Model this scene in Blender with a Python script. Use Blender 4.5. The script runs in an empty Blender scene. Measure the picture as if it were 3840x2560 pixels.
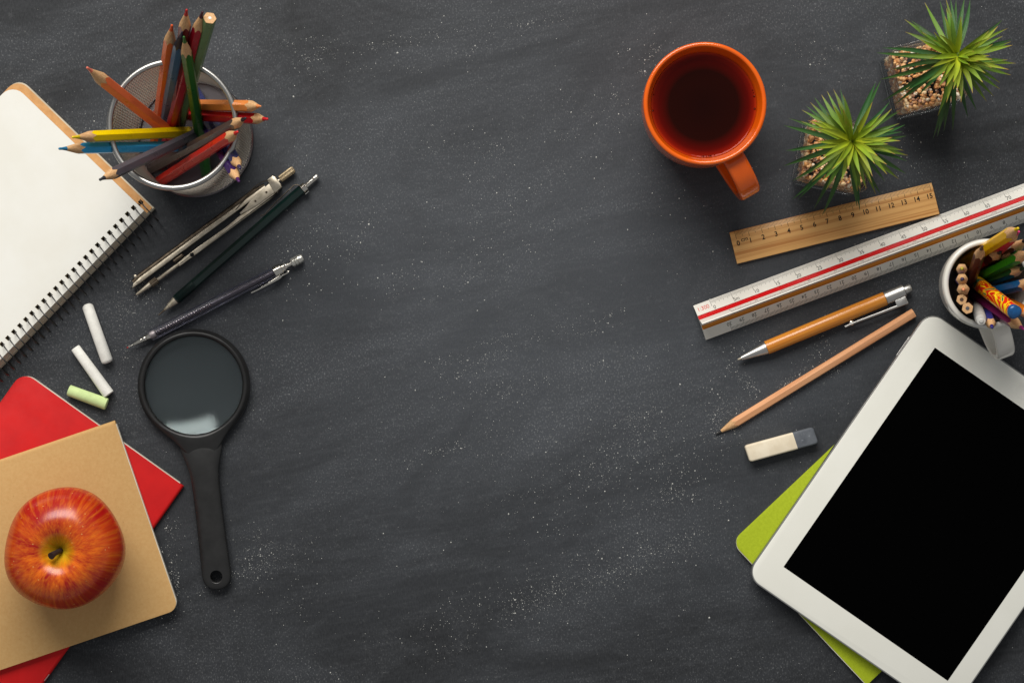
import bpy, bmesh, math, random
from mathutils import Vector, Matrix, Quaternion
R = math.radians
S = 0.01            # everything below is written in centimetres; meshes are stored in metres
CAMH = 200.0
scene = bpy.context.scene
col = scene.collection

# ---------------------------------------------------------------- camera, world, lights
cam = bpy.data.cameras.new('camera'); camo = bpy.data.objects.new('camera', cam); col.objects.link(camo)
camo.location = (0, 0, CAMH*S)
cam.sensor_width = 36; cam.lens = 36*CAMH/76.8
cam.clip_start = 0.05; cam.clip_end = 50
scene.camera = camo
w = bpy.data.worlds.new("World"); scene.world = w; w.use_nodes = True
bg = w.node_tree.nodes['Background']; bg.inputs[0].default_value = (.97, .985, 1.0, 1); bg.inputs[1].default_value = .26
def area(name, loc, tgt, sx, sy, power, colr):
    l = bpy.data.lights.new(name, 'AREA'); l.shape = 'RECTANGLE'; l.size = sx; l.size_y = sy; l.energy = power; l.color = colr
    o = bpy.data.objects.new(name, l); col.objects.link(o); o.location = loc
    o.rotation_euler = (Vector(tgt)-Vector(loc)).to_track_quat('-Z', 'Y').to_euler()
    return o
area('softbox_lamp', (-.45, 2.0, 1.95), (.1, -.05, 0), 2.2, 1.5, 108, (1, .97, .92))
scene.view_settings.view_transform = 'Standard'; scene.view_settings.look = 'None'
scene.cycles.use_adaptive_sampling = False
scene.view_settings.exposure = 0; scene.view_settings.gamma = 1

# ---------------------------------------------------------------- helpers
def lin(c):
    c /= 255.0
    return c/12.92 if c <= .04045 else ((c+.055)/1.055)**2.4
def C(r, g, b): return (lin(r), lin(g), lin(b), 1)
def IP(px, py, z=0.0):
    k = (CAMH-z)/CAMH
    return Vector(((px-1920)/50*k, (1280-py)/50*k, z))
def tag(o, label=None, cat=None, group=None, kind=None):
    if label: o['label'] = label
    if cat: o['category'] = cat
    if group: o['group'] = group
    if kind: o['kind'] = kind
    return o
def thing(name, label, cat, loc, rot=0.0, group=None):
    o = bpy.data.objects.new(name, None); col.objects.link(o); o.empty_display_size = .01
    o.location = Vector(loc)*S
    if isinstance(rot, Quaternion): o.rotation_mode = 'QUATERNION'; o.rotation_quaternion = rot
    else: o.rotation_euler = (0, 0, rot)
    return tag(o, label, cat, group)
def axis(ax, ay, bx, by, z):
    A = IP(ax, ay, z); B = IP(bx, by, z); d = B-A
    return A, math.atan2(d.y, d.x), d.length
def catmull(P, n):
    P = [Vector(p) for p in P]; out = []
    for i in range(len(P)-1):
        p0 = P[max(i-1, 0)]; p1 = P[i]; p2 = P[i+1]; p3 = P[min(i+2, len(P)-1)]
        for k in range(n):
            t = k/n
            out.append(.5*((2*p1)+(p2-p0)*t+(2*p0-5*p1+4*p2-p3)*t*t+(3*p1-p0-3*p2+p3)*t**3))
    out.append(P[-1]); return out
def roundpoly(pts, rads, n=6):
    out = []; N = len(pts)
    if not isinstance(rads, (list, tuple)): rads = [rads]*N
    for i in range(N):
        p = Vector(pts[i]).to_2d(); a = Vector(pts[i-1]).to_2d(); b = Vector(pts[(i+1) % N]).to_2d(); r = rads[i]
        if r <= 0: out.append(p); continue
        da = (a-p).normalized(); db = (b-p).normalized(); ang = da.angle(db)
        d = r/math.tan(ang/2); c = p+(da+db).normalized()*(r/math.sin(ang/2))
        s = p+da*d-c; e = p+db*d-c
        a0 = math.atan2(s.y, s.x); a1 = math.atan2(e.y, e.x); da_ = (a1-a0+math.pi) % (2*math.pi)-math.pi
        for k in range(n+1):
            t = a0+da_*k/n; out.append(c+Vector((math.cos(t), math.sin(t)))*r)
    return out
def inset(poly, d):
    out = []; N = len(poly)
    ar = sum(poly[i-1].x*poly[i].y-poly[i].x*poly[i-1].y for i in range(N)); sg = 1 if ar > 0 else -1
    for i in range(N):
        e1 = (poly[i]-poly[i-1]); e2 = (poly[(i+1) % N]-poly[i])
        if e1.length < 1e-7: e1 = e2
        if e2.length < 1e-7: e2 = e1
        e1 = e1.normalized(); e2 = e2.normalized()
        n1 = Vector((-e1.y, e1.x))*sg; n2 = Vector((-e2.y, e2.x))*sg
        m = n1+n2; m = m/max(.3, m.length_squared)*2
        out.append(poly[i]+m*d)
    return out
class MB:
    def __init__(s): s.v = []; s.f = []; s.uv = None
    def add(s, V, F):
        o = len(s.v); s.v += [tuple(p) for p in V]; s.f += [tuple(i+o for i in f) for f in F]; return s
    def rings(s, rs, closed=True, capa=True, capb=True):
        n = len(rs[0]); V = [p for r in rs for p in r]; F = []
        for i in range(len(rs)-1):
            for k in range(n if closed else n-1):
                a = i*n+k; b = i*n+(k+1) % n; F.append((a, b, b+n, a+n))
        if capa: F.append(tuple(range(n))[::-1])
        if capb: F.append(tuple(range((len(rs)-1)*n, len(rs)*n)))
        return s.add(V, F)
    def prism(s, poly, z0, z1, bev=0.0, bevbot=0.0):
        poly = [Vector(p).to_2d() for p in poly]
        L = []
        if bevbot: i_ = inset(poly, bevbot); L += [[(p.x, p.y, z0) for p in i_], [(p.x, p.y, z0+bevbot) for p in poly]]
        else: L += [[(p.x, p.y, z0) for p in poly]]
        if bev:
            L += [[(p.x, p.y, z1-bev) for p in poly]]
            i1 = inset(poly, bev*.3); L += [[(p.x, p.y, z1-bev*.3) for p in i1]]
            i2 = inset(poly, bev); L += [[(p.x, p.y, z1) for p in i2]]
        else: L += [[(p.x, p.y, z1) for p in poly]]
        return s.rings(L)
    def box(s, x0, x1, y0, y1, z0, z1, bev=0.0):
        return s.prism([(x0, y0), (x1, y0), (x1, y1), (x0, y1)], z0, z1, bev)
    def lathe(s, prof, n=32, ax='x', off=(0, 0, 0), fr=None, a0=0.0, sq=(1, 1)):
        L = []
        for (a, r) in prof:
            ring = []
            for k in range(n):
                t = a0+2*math.pi*k/n; rr = r*(fr(t, a) if fr else 1); c, d = rr*math.cos(t)*sq[0], rr*math.sin(t)*sq[1]
                p = (a, c, d) if ax == 'x' else (c, d, a)
                ring.append((p[0]+off[0], p[1]+off[1], p[2]+off[2]))
            L.append(ring)
        shut = abs(prof[0][0]-prof[-1][0]) < 1e-4 and abs(prof[0][1]-prof[-1][1]) < 1e-4
        return s.rings(L, True, prof[0][1] > 1e-4 and not shut, prof[-1][1] > 1e-4 and not shut)
    def sweep(s, path, sec, bn=None, scale=None, closed=False):
        P = [Vector(p) for p in path]; L = []; N = len(P)
        for i in range(N):
            t = (P[(i+1) % N]-P[i-1]) if closed else (P[min(i+1, N-1)]-P[max(i-1, 0)])
            t.normalize(); b = Vector(bn) if bn is not None else Vector((0, 0, 1))
            if abs(t.dot(b)) > .97 and bn is None: b = Vector((0, 1, 0))
            nn = b.cross(t).normalized(); bb = t.cross(nn).normalized()
            sc = scale(i/(N-1)) if scale else (1, 1)
            L.append([tuple(P[i]+nn*q[0]*sc[0]+bb*q[1]*sc[1]) for q in sec])
        if closed: L.append(L[0])
        return s.rings(L, True, not closed, not closed)
    def build(s, name, mat, parent=None, smooth=35, recalc=True, loc=None, rot=None):
        me = bpy.data.meshes.new(name); me.from_pydata([(x*S, y*S, z*S) for x, y, z in s.v], [], s.f)
        if s.uv:
            uvl = me.uv_layers.new(name='UVMap')
            for lp in me.loops: uvl.data[lp.index].uv = s.uv[lp.vertex_index]
        if recalc:
            bm = bmesh.new(); bm.from_mesh(me); bmesh.ops.remove_doubles(bm, verts=bm.verts, dist=1e-7)
            bmesh.ops.recalc_face_normals(bm, faces=bm.faces); bm.to_mesh(me); bm.free()
        if smooth:
            me.shade_smooth(); me.set_sharp_from_angle(angle=R(smooth))
        me.materials.append(mat)
        o = bpy.data.objects.new(name, me); col.objects.link(o)
        if parent: o.parent = parent
        if loc is not None: o.location = Vector(loc)*S
        if rot is not None: o.rotation_euler = (0, 0, rot)
        return o
def circ(r, n=10, r2=None): return [(r*math.cos(2*math.pi*k/n), (r2 or r)*math.sin(2*math.pi*k/n)) for k in range(n)]
def rrect(wd, ht, r, n=3): return [tuple(p) for p in roundpoly([(-wd/2, -ht/2), (wd/2, -ht/2), (wd/2, ht/2), (-wd/2, ht/2)], r, n)]
_tx = {}
def textmesh(st, size, align='CENTER', bold=.0):
    k = (st, align, bold)
    if k not in _tx:
        cu = bpy.data.curves.new('print', 'FONT'); cu.body = st; cu.size = 1; cu.align_x = align; cu.align_y = 'CENTER'; cu.resolution_u = 3; cu.offset = bold
        ob = bpy.data.objects.new('print', cu); col.objects.link(ob)
        dg = bpy.context.evaluated_depsgraph_get(); me = bpy.data.meshes.new_from_object(ob.evaluated_get(dg))
        _tx[k] = ([(v.co.x, v.co.y) for v in me.vertices], [tuple(p.vertices) for p in me.polygons])
        bpy.data.objects.remove(ob); bpy.data.curves.remove(cu); bpy.data.meshes.remove(me)
    V, F = _tx[k]
    return [(x*size, y*size) for x, y in V], F
def cut(obj, cutter):
    m = obj.modifiers.new('cut', 'BOOLEAN'); m.object = cutter; m.operation = 'DIFFERENCE'; m.solver = 'EXACT'
    dg = bpy.context.evaluated_depsgraph_get(); me = bpy.data.meshes.new_from_object(obj.evaluated_get(dg))
    obj.modifiers.clear(); old = obj.data; obj.data = me; me.name = old.name
    bpy.data.objects.remove(cutter); me.shade_smooth(); me.set_sharp_from_angle(angle=R(35))

# ---------------------------------------------------------------- materials
def M(name, c, rough=.5, metal=0.0, spec=.5, c2=None, ns=1.0, st=(1, 1, 1), lo=.35, hi=.65, det=4, bump=0.0, bs=None, bst=None,
      coat=0.0, trans=0.0, ior=1.45, rv=0.0, c3=None, ns3=1.0, lo3=.5, hi3=.7, st3=(1, 1, 1), sss=0.0):
    m = bpy.data.materials.new(name); m.use_nodes = True; nt = m.node_tree; N = nt.nodes; L = nt.links
    b = N['Principled BSDF']; b.inputs['Base Color'].default_value = c; b.inputs['Roughness'].default_value = rough
    b.inputs['Metallic'].default_value = metal; b.inputs['Specular IOR Level'].default_value = spec
    b.inputs['Coat Weight'].default_value = coat; b.inputs['Coat Roughness'].default_value = .08
    b.inputs['Transmission Weight'].default_value = trans; b.inputs['IOR'].default_value = ior
    if sss: b.inputs['Subsurface Weight'].default_value = sss; b.inputs['Subsurface Radius'].default_value = (.01, .004, .002); b.inputs['Subsurface Scale'].default_value = .3
    tc = N.new('ShaderNodeTexCoord')
    def noise(scale, stv, detail=det, rgh=.6):
        mp = N.new('ShaderNodeMapping'); mp.inputs['Scale'].default_value = tuple(100*q for q in stv)
        L.new(tc.outputs['Object'], mp.inputs['Vector']); n = N.new('ShaderNodeTexNoise')
        n.inputs['Scale'].default_value = scale; n.inputs['Detail'].default_value = detail; n.inputs['Roughness'].default_value = rgh
        L.new(mp.outputs[0], n.inputs['Vector']); return n
    def mr(sock, a, z):
        q = N.new('ShaderNodeMapRange'); q.inputs[1].default_value = a; q.inputs[2].default_value = z; L.new(sock, q.inputs[0]); return q.outputs[0]
    cur = None
    if c2 is not None:
        n = noise(ns, st); mx = N.new('ShaderNodeMix'); mx.data_type = 'RGBA'
        L.new(mr(n.outputs[0], lo, hi), mx.inputs[0]); mx.inputs[6].default_value = c; mx.inputs[7].default_value = c2; cur = mx.outputs[2]
    if c3 is not None:
        n = noise(ns3, st3, 6); mx = N.new('ShaderNodeMix'); mx.data_type = 'RGBA'
        L.new(mr(n.outputs[0], lo3, hi3), mx.inputs[0]); mx.inputs[7].default_value = c3
        if cur: L.new(cur, mx.inputs[6])
        else: mx.inputs[6].default_value = c
        cur = mx.outputs[2]
    if cur: L.new(cur, b.inputs['Base Color'])
    if bump:
        n = noise(bs or ns, bst or st, 5); bp = N.new('ShaderNodeBump'); bp.inputs['Strength'].default_value = min(1, bump)
        bp.inputs['Distance'].default_value = .0003*max(1, bump); L.new(n.outputs[0], bp.inputs['Height']); L.new(bp.outputs[0], b.inputs['Normal'])
    if rv:
        n = noise(.8, (1, 1, 1)); q = N.new('ShaderNodeMapRange'); L.new(n.outputs[0], q.inputs[0]); q.inputs[1].default_value = .3; q.inputs[2].default_value = .7
        q.inputs[3].default_value = max(0.02, rough-rv); q.inputs[4].default_value = rough+rv; L.new(q.outputs[0], b.inputs['Roughness'])
    m['b'] = 1
    return m
def paint(name, c, rough=.33):
    d = tuple(x*.72 for x in c[:3])+(1,)
    return M(name, c, rough, spec=.35, coat=.06, c2=d, ns=2.2, st=(.3, 1, 1), lo=.5, hi=.85, bump=.12, bs=6, bst=(.4, 1, 1), rv=.08)

wood_tip = M('sharpened cedar', C(214, 172, 124), .65, c2=C(176, 128, 82), ns=7, st=(.35, 2, 2), lo=.35, hi=.75, bump=.5, bs=9, bst=(.6, 2, 2))
paper = M('cream paper', C(230, 229, 222), .75, spec=.2, c2=C(226, 224, 215), ns=.25, bump=.06, bs=8)
page_edge = M('page edges', C(214, 206, 186), .8, spec=.2, c2=C(170, 160, 138), ns=3, st=(.1, .1, 14), lo=.35, hi=.7, bump=.4, bs=3, bst=(.1, .1, 14))
kraft = M('kraft card', C(200, 161, 106), .8, spec=.25, c2=C(194, 153, 98), ns=5, c3=C(140, 98, 55), ns3=7, lo3=.66, hi3=.8, bump=.12, bs=10)
kraft_org = M('kraft board', C(206, 158, 106), .8, spec=.25, c2=C(194, 144, 92), ns=2, bump=.1, bs=9)
redcard = M('red card', C(204, 22, 22), .6, spec=.3, c2=C(190, 18, 20), ns=.35, bump=.12, bs=9, rv=.1)
greencard = M('lime card', C(168, 184, 36), .7, spec=.25, c2=C(158, 174, 30), ns=5, bump=.12, bs=9)
steel = M('brushed steel', C(180, 178, 174), .34, 1.0)
chrome = M('chrome', C(215, 210, 200), .12, 1.0)
satin = M('satin aluminium', C(196, 194, 190), .38, 1.0, bump=.05, bs=20)
brass = M('nickel silver', C(206, 196, 178), .5, 1.0, c2=C(170, 160, 140), ns=2.4, lo=.4, hi=.75, bump=.1, bs=9, rv=.1)
darkbrass = M('tarnished nickel', C(116, 104, 90), .42, 1.0, c2=C(82, 73, 62), ns=2.4, rv=.1)
wire_black = M('black wire', C(22, 21, 21), .35, coat=.2)
black_rub = M('black plastic', C(36, 36, 36), .36, c2=C(30, 30, 30), ns=1, bump=.06, bs=20, rv=.06)
black_hole = M('black recess', C(8, 8, 8), .8, spec=.1)
def thinglass(name, tint, rough, ior, k=1.0, gc=1.0):
    m = bpy.data.materials.new(name); m.use_nodes = True; nt = m.node_tree; N = nt.nodes; L = nt.links; N.clear()
    o = N.new('ShaderNodeOutputMaterial'); mx = N.new('ShaderNodeMixShader'); tr = N.new('ShaderNodeBsdfTransparent'); gl = N.new('ShaderNodeBsdfGlossy'); fr = N.new('ShaderNodeFresnel')
    tr.inputs[0].default_value = tint; gl.inputs['Roughness'].default_value = rough; gl.inputs[0].default_value = (gc, gc, gc, 1); fr.inputs[0].default_value = ior
    q = N.new('ShaderNodeMath'); q.operation = 'MULTIPLY'; q.use_clamp = True; q.inputs[1].default_value = k; L.new(fr.outputs[0], q.inputs[0])
    L.new(q.outputs[0], mx.inputs[0]); L.new(tr.outputs[0], mx.inputs[1]); L.new(gl.outputs[0], mx.inputs[2]); L.new(mx.outputs[0], o.inputs[0]); return m
glass = thinglass('clear glass', (.97, .985, .978, 1), .13, 1.5, .5)
def lensmat():
    m = bpy.data.materials.new('lens glass'); m.use_nodes = True; nt = m.node_tree; N = nt.nodes; L = nt.links; N.clear()
    o = N.new('ShaderNodeOutputMaterial'); mx = N.new('ShaderNodeMixShader'); mx.inputs[0].default_value = .13
    a = N.new('ShaderNodeBsdfRefraction'); a.inputs['IOR'].default_value = 1.5; a.inputs['Roughness'].default_value = .278; a.inputs[0].default_value = (.97, 1, .995, 1)
    g = N.new('ShaderNodeBsdfGlossy'); g.inputs['Roughness'].default_value = 0; g.inputs[0].default_value = (.34, .38, .39, 1)
    L.new(a.outputs[0], mx.inputs[1]); L.new(g.outputs[0], mx.inputs[2]); L.new(mx.outputs[0], o.inputs[0]); return m
lensglass = lensmat()
smoke = thinglass('clear violet plastic', C(240, 240, 247), .28, 1.4, .4)
ink = M('black ink', C(28, 26, 26), .7, spec=.2)
redink = M('red ink', C(214, 60, 50), .7, spec=.2)

# ---------------------------------------------------------------- table top
def table():
    m = M('chalkboard', C(47, 48, 51), .62, spec=.32); nt = m.node_tree; N = nt.nodes; L = nt.links; b = N['Principled BSDF']
    tc = N.new('ShaderNodeTexCoord')
    def noise(sc, stv, det=5, rot=0, rg=.6, dist=0):
        mp = N.new('ShaderNodeMapping'); mp.inputs['Scale'].default_value = tuple(100*q for q in stv); 
        mr_ = N.new('ShaderNodeMapping'); mr_.inputs['Rotation'].default_value = (0, 0, rot)
        L.new(tc.outputs['Object'], mr_.inputs[0]); L.new(mr_.outputs[0], mp.inputs[0])
        n = N.new('ShaderNodeTexNoise'); n.inputs['Scale'].default_value = sc; n.inputs['Detail'].default_value = det; n.inputs['Roughness'].default_value = rg
        n.inputs['Distortion'].default_value = dist
        L.new(mp.outputs[0], n.inputs['Vector']); return n.outputs[0]
    def rng(s, a, z, o0=0, o1=1):
        q = N.new('ShaderNodeMapRange'); q.inputs[1].default_value = a; q.inputs[2].default_value = z; q.inputs[3].default_value = o0; q.inputs[4].default_value = o1
        L.new(s, q.inputs[0]); return q.outputs[0]
    def mul(a, c):
        q = N.new('ShaderNodeMath'); q.operation = 'MULTIPLY'; L.new(a, q.inputs[0])
        if isinstance(c, float): q.inputs[1].default_value = c
        else: L.new(c, q.inputs[1])
        return q.outputs[0]
    def mix(fac, a, c):
        q = N.new('ShaderNodeMix'); q.data_type = 'RGBA'; L.new(fac, q.inputs[0])
        if isinstance(a, tuple): q.inputs[6].default_value = a
        else: L.new(a, q.inputs[6])
        if isinstance(c, tuple): q.inputs[7].default_value = c
        else: L.new(c, q.inputs[7])
        return q.outputs[2]
    base = mix(rng(noise(.07, (1, 1, 1), 3), .38, .66), C(24, 25, 27), C(31, 33, 36))
    smear = rng(noise(.085, (.55, 1.35, 1), 9, R(-14), .70, .7), .42, .72)
    c1 = mix(mul(smear, .34), base, C(88, 92, 98))
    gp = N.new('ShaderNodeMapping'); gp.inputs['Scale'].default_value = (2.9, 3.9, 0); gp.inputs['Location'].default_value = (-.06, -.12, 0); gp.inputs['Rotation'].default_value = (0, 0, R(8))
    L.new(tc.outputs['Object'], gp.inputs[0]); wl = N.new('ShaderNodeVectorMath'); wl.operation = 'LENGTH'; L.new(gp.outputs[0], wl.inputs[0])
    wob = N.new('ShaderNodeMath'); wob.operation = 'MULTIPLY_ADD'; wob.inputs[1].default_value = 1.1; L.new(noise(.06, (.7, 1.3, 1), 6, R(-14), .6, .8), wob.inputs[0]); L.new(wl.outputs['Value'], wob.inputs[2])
    vignette = rng(wob.outputs[0], 1.75, .75)          # vignette painted into the colour: chalk-toned patch lightens the centre, edges stay dark
    c1 = mix(mul(vignette, .30), c1, C(96, 101, 108))
    streak = rng(noise(.8, (.22, 3.2, 1), 5, R(-10), .6, .4), .5, .8)
    c2_ = mix(mul(streak, .07), c1, C(120, 122, 126))
    scuff = rng(noise(1.4, (1, 1, 1), 8, 0, .8), .56, .8)
    c3_ = mix(mul(scuff, .26), c2_, C(140, 142, 144))
    fib = rng(noise(3.0, (3.2, 1.0, 1), 4, 0, .7), .36, .70)
    c4 = mix(mul(fib, .19), c3_, C(88, 90, 94))
    grain = rng(noise(8.5, (1, .7, 1), 3), .55, .78)
    dustz = mul(grain, smear)
    c5 = mix(mul(dustz, .75), c4, C(165, 167, 168))
    # fine dark scratches
    scr = rng(noise(.9, (.28, 9, 1), 2, R(4)), .715, .76)
    c6 = mix(mul(scr, .4), c5, C(24, 24, 25))
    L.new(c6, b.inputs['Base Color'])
    bp = N.new('ShaderNodeBump'); bp.inputs['Strength'].default_value = .35; bp.inputs['Distance'].default_value = .0002; L.new(fib, bp.inputs['Height']); L.new(bp.outputs[0], b.inputs['Normal'])
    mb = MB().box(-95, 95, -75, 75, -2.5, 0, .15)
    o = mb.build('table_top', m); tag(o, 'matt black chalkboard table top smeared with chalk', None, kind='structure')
table()

def dust():
    rnd = random.Random(5); V = []; F = []
    cl = [(1470, 170, 420, 60, 420, -8), (1180, 235, 120, 60, 140, 0), (2000, 520, 380, 90, 420, -15), (1880, 800, 330, 110, 260, -20), (1650, 1040, 420, 70, 260, -12),
          (1900, 1310, 330, 60, 460, -18), (2250, 1760, 320, 110, 430, -20), (2500, 1780, 190, 120, 330, 20), (2420, 1880, 280, 110, 330, -15), (2420, 2050, 220, 80, 300, -20),
          (2250, 2120, 300, 70, 420, -10), (1020, 2190, 220, 80, 150, 15), (960, 2120, 150, 50, 130, -20), (660, 2200, 40, 110, 160, 0), (640, 2020, 30, 80, 90, 0), (2740, 1480, 90, 90, 300, 40),
          (3020, 1420, 120, 40, 260, -30), (3100, 1330, 60, 60, 100, 0), (2780, 1310, 120, 30, 130, -25), (870, 420, 60, 60, 90, 0), (330, 500, 120, 120, 240, 30), (2450, 220, 90, 60, 120, 0),
          (3050, 200, 90, 60, 80, 0), (560, 1060, 90, 50, 170, -25), (500, 1120, 40, 80, 110, 30), (1280, 900, 160, 120, 230, -30), (1100, 1000, 120, 100, 110, 0), (1750, 2350, 380, 70, 320, -15),
          (2050, 1460, 420, 70, 360, -16), (2350, 1580, 240, 70, 300, -20), (960, 2080, 130, 60, 240, -30), (1950, 2240, 240, 60, 260, -10), (3420, 580, 60, 90, 40, 0), (2700, 1640, 70, 90, 180, 0),
          (1750, 1700, 260, 60, 200, -18), (470, 1350, 60, 80, 60, 0), (640, 1420, 90, 90, 40, 0)]
    pts = []
    for (cx, cy, sx, sy, n, a) in cl:
        ca, sa = math.cos(R(a)), math.sin(R(a)); sub = [(rnd.gauss(0, .8), rnd.gauss(0, .8), rnd.uniform(.15, .6)) for _ in range(14)]
        for _ in range(n):
            q = rnd.choice(sub); u = (q[0]+rnd.gauss(0, q[2]))*sx*.8; v = (q[1]+rnd.gauss(0, q[2]))*sy*.8
            pts.append((cx+u*ca-v*sa, cy+u*sa+v*ca, rnd.lognormvariate(-4.08, .5)))
    for _ in range(2600): pts.append((rnd.uniform(-100, 3940), rnd.uniform(-100, 2660), rnd.lognormvariate(-4.1, .45)))
    for _ in range(60): pts.append((rnd.uniform(900, 2900), rnd.uniform(0, 2560), rnd.uniform(.04, .075)))
    for (x, y, r) in pts:
        r = min(r, .085); p = IP(x, y, 0); o = len(V); n = 5; a0 = rnd.random()*6; e = rnd.uniform(.6, 1)
        V.append((p.x, p.y, r*.8))
        for k in range(n):
            t = a0+k*2*math.pi/n; q = r*rnd.uniform(.7, 1.2); V.append((p.x+q*math.cos(t)*e, p.y+q*math.sin(t), .0))
        F += [(o, o+1+k, o+1+(k+1) % n) for k in range(n)]
    mb = MB(); mb.v = V; mb.f = F
    o = mb.build('chalk_dust', M('chalk dust', C(196, 196, 190), .9, spec=.1), smooth=0, recalc=False)
    tag(o, 'loose white chalk dust scattered over the black table top', 'chalk dust', kind='stuff')
dust()

# ---------------------------------------------------------------- flat notebooks
def spiral_sketchbook():
    A = IP(539, 790, 1.25); rz = R(46.0)
    t = thing('spiral_sketchbook', 'open sketchbook of blank cream pages bound with a black wire spiral', 'sketchbook', (A.x, A.y, 0), rz)
    pitch = .642; n = 31; hx = [-.38-pitch*k for k in range(n)]; HW = .15; Y0, Y1 = .52, .86
    def block(x0, x1, y0, y1, z0, z1, holes, rad, slant=0.0):
        mb = MB()
        xs = [x0]+[v for h in sorted(holes) for v in (h-HW, h+HW)]+[x1]
        for z, s in ((z1, 0.0), (z0, slant)):
            ya = y0-s
            for i in range(len(xs)-1):
                mb.add([(xs[i], ya, z), (xs[i+1], ya, z), (xs[i+1], Y0, z), (xs[i], Y0, z)], [(0, 1, 2, 3)])
                if i % 2 == 0: mb.add([(xs[i], Y0, z), (xs[i+1], Y0, z), (xs[i+1], Y1, z), (xs[i], Y1, z)], [(0, 1, 2, 3)])
            far = [Vector((x0, Y1)), Vector((x1, Y1))]+roundpoly([(x1, Y1), (x1, y1), (x0, y1)], [0, rad, rad], 6)[1:]
            mb.add([(p.x, p.y, z) for p in far], [tuple(range(len(far)))])
        side = [(x0, y0), (x1, y0)]+[tuple(p) for p in roundpoly([(x1, Y1), (x1, y1), (x0, y1)], [0, rad, rad], 6)[1:]]
        tops = []
        for i in range(len(side)):
            a = side[i]; b = side[(i+1) % len(side)]; s1 = slant if a[1] == y0 else 0; s2 = slant if b[1] == y0 else 0
            mb.add([(a[0], a[1], z1), (b[0], b[1], z1), (b[0], b[1]-s2, z0), (a[0], a[1]-s1, z0)], [(0, 1, 2, 3)])
        for h in holes:
            q = [(h-HW, Y0), (h+HW, Y0), (h+HW, Y1), (h-HW, Y1)]
            for i in range(4):
                a = q[i]; b = q[(i+1) % 4]
                mb.add([(a[0], a[1], z1), (b[0], b[1], z1), (b[0], b[1], z0), (a[0], a[1], z0)], [(0, 1, 2, 3)])
        return mb
    block(-21.4, .64, -.30, 13.72, .02, .55, hx+[.26], .9, .05).build('lower_pages', page_edge, t, 30)
    block(-21.2, .55, -.22, 13.75, .555, .63, hx+[.26], 1.0).build('kraft_board', kraft_org, t, 30)
    block(-21, 0, -.0, 13.6, .635, 1.20, hx, 1.1, .22).build('page_block', page_edge, t, 30)
    block(-21, 0.02, -.01, 13.62, 1.205, 1.25, hx, 1.1).build('top_sheet', paper, t, 30)
    # wire rings
    ring = []
    NN = 30
    for k in range(NN+1):
        a = 2*math.pi*k/NN; ring.append((-.32*(k/NN)+.10, -.30+.98*math.cos(a), .99+.97*math.sin(a)))
    mb = MB().sweep(ring, circ(.05, 6), bn=(1, 0, 0)); proto = None
    for h in [.26]+hx:
        if proto is None: proto = mb.build('wire_ring', wire_black, t, 60, loc=(h, 0, 0))
        else:
            o = proto.copy(); col.objects.link(o); o.parent = t; o.location = Vector((h, 0, 0))*S
spiral_sketchbook()

def pad(name, label, cat, corner, ang, wd, ht, z0, th, mat, radc, pages_side, spine_side=None, pm=None):
    """corner px = origin, x along 'ang', y to the left of it; body = page block between two covers"""
    A = IP(corner[0], corner[1], z0+th)
    t = thing(name, label, cat, (A.x, A.y, z0), ang)
    rect = [(0, 0), (wd, 0), (wd, ht), (0, ht)]
    out = roundpoly(rect, radc, 6)
    MB().prism(out, 0, .035).build('back_cover', mat, t, 30)
    e = .05
    dx0, dx1, dy0, dy1 = [(-e if k in pages_side else e) for k in ('x0', 'x1', 'y0', 'y1')]
    pr = [(0+dx0, dy0), (wd-dx1, dy0), (wd-dx1, ht-dy1), (dx0, ht-dy1)]
    MB().prism(roundpoly(pr, radc, 6), .037, th-.04).build('page_block', pm or paper_edge_w, t, 30)
    MB().prism(out, th-.038, th, .012).build('front_cover', mat, t, 30)
    return t
paper_edge_w = M('white page edges', C(228, 222, 208), .8, spec=.2, c2=C(196, 188, 170), ns=3, st=(.1, .1, 18), bump=.3, bs=3, bst=(.1, .1, 18))
# red notebook: origin at right corner, x axis towards top corner
A0 = (678, 1814); B0 = (84, 1391)
angr = math.atan2(-(B0[1]-A0[1]), B0[0]-A0[0])
tr = pad('red_notebook', 'glossy red notebook lying under the kraft notebook', 'notebook', A0, angr, 14.55, 21, 0, .5, redcard, [.12, 1.0, 1.0, .12], ('y0',))
spn = MB().sweep([(-.02, .02, .25), (-.02, 21, .25)], circ(.25, 14, .25)); spn.build('spine', redcard, tr, 40)
for yy in (4.3, 13.0, 17.3):
    MB().sweep([(-.22, yy, .42), (-.2, yy+.6, .43)], circ(.035, 6)).build('staple', chrome, tr, 60)
# kraft notebook: origin lower right corner, x to the left ... use top right corner down the right edge
A1 = (670, 2283); B1 = (433, 1587)
angk = math.atan2(-(B1[1]-A1[1]), B1[0]-A1[0])
tk = pad('kraft_notebook', 'plain tan kraft notebook with the red apple standing on it', 'notebook', A1, angk, 14.65, 21, .52, .5, kraft, [.75, .1, .1, .75], ('y0',))
MB().sweep([(14.62, .0, .25), (14.62, 21, .25)], circ(.25, 14)).build('spine', kraft, tk, 40)
# lime notebook: origin at left corner; x down-right
A2 = (2745, 2032); B2 = (3250, 2566)
angl = math.atan2(-(B2[1]-A2[1]), B2[0]-A2[0])
pad('lime_notebook', 'lime green notebook lying under the white tablet', 'notebook', A2, angl, 14.7, 14.0, 0, .42, greencard, [.8, .12, .12, .5], ('y1', 'y0'))

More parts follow.
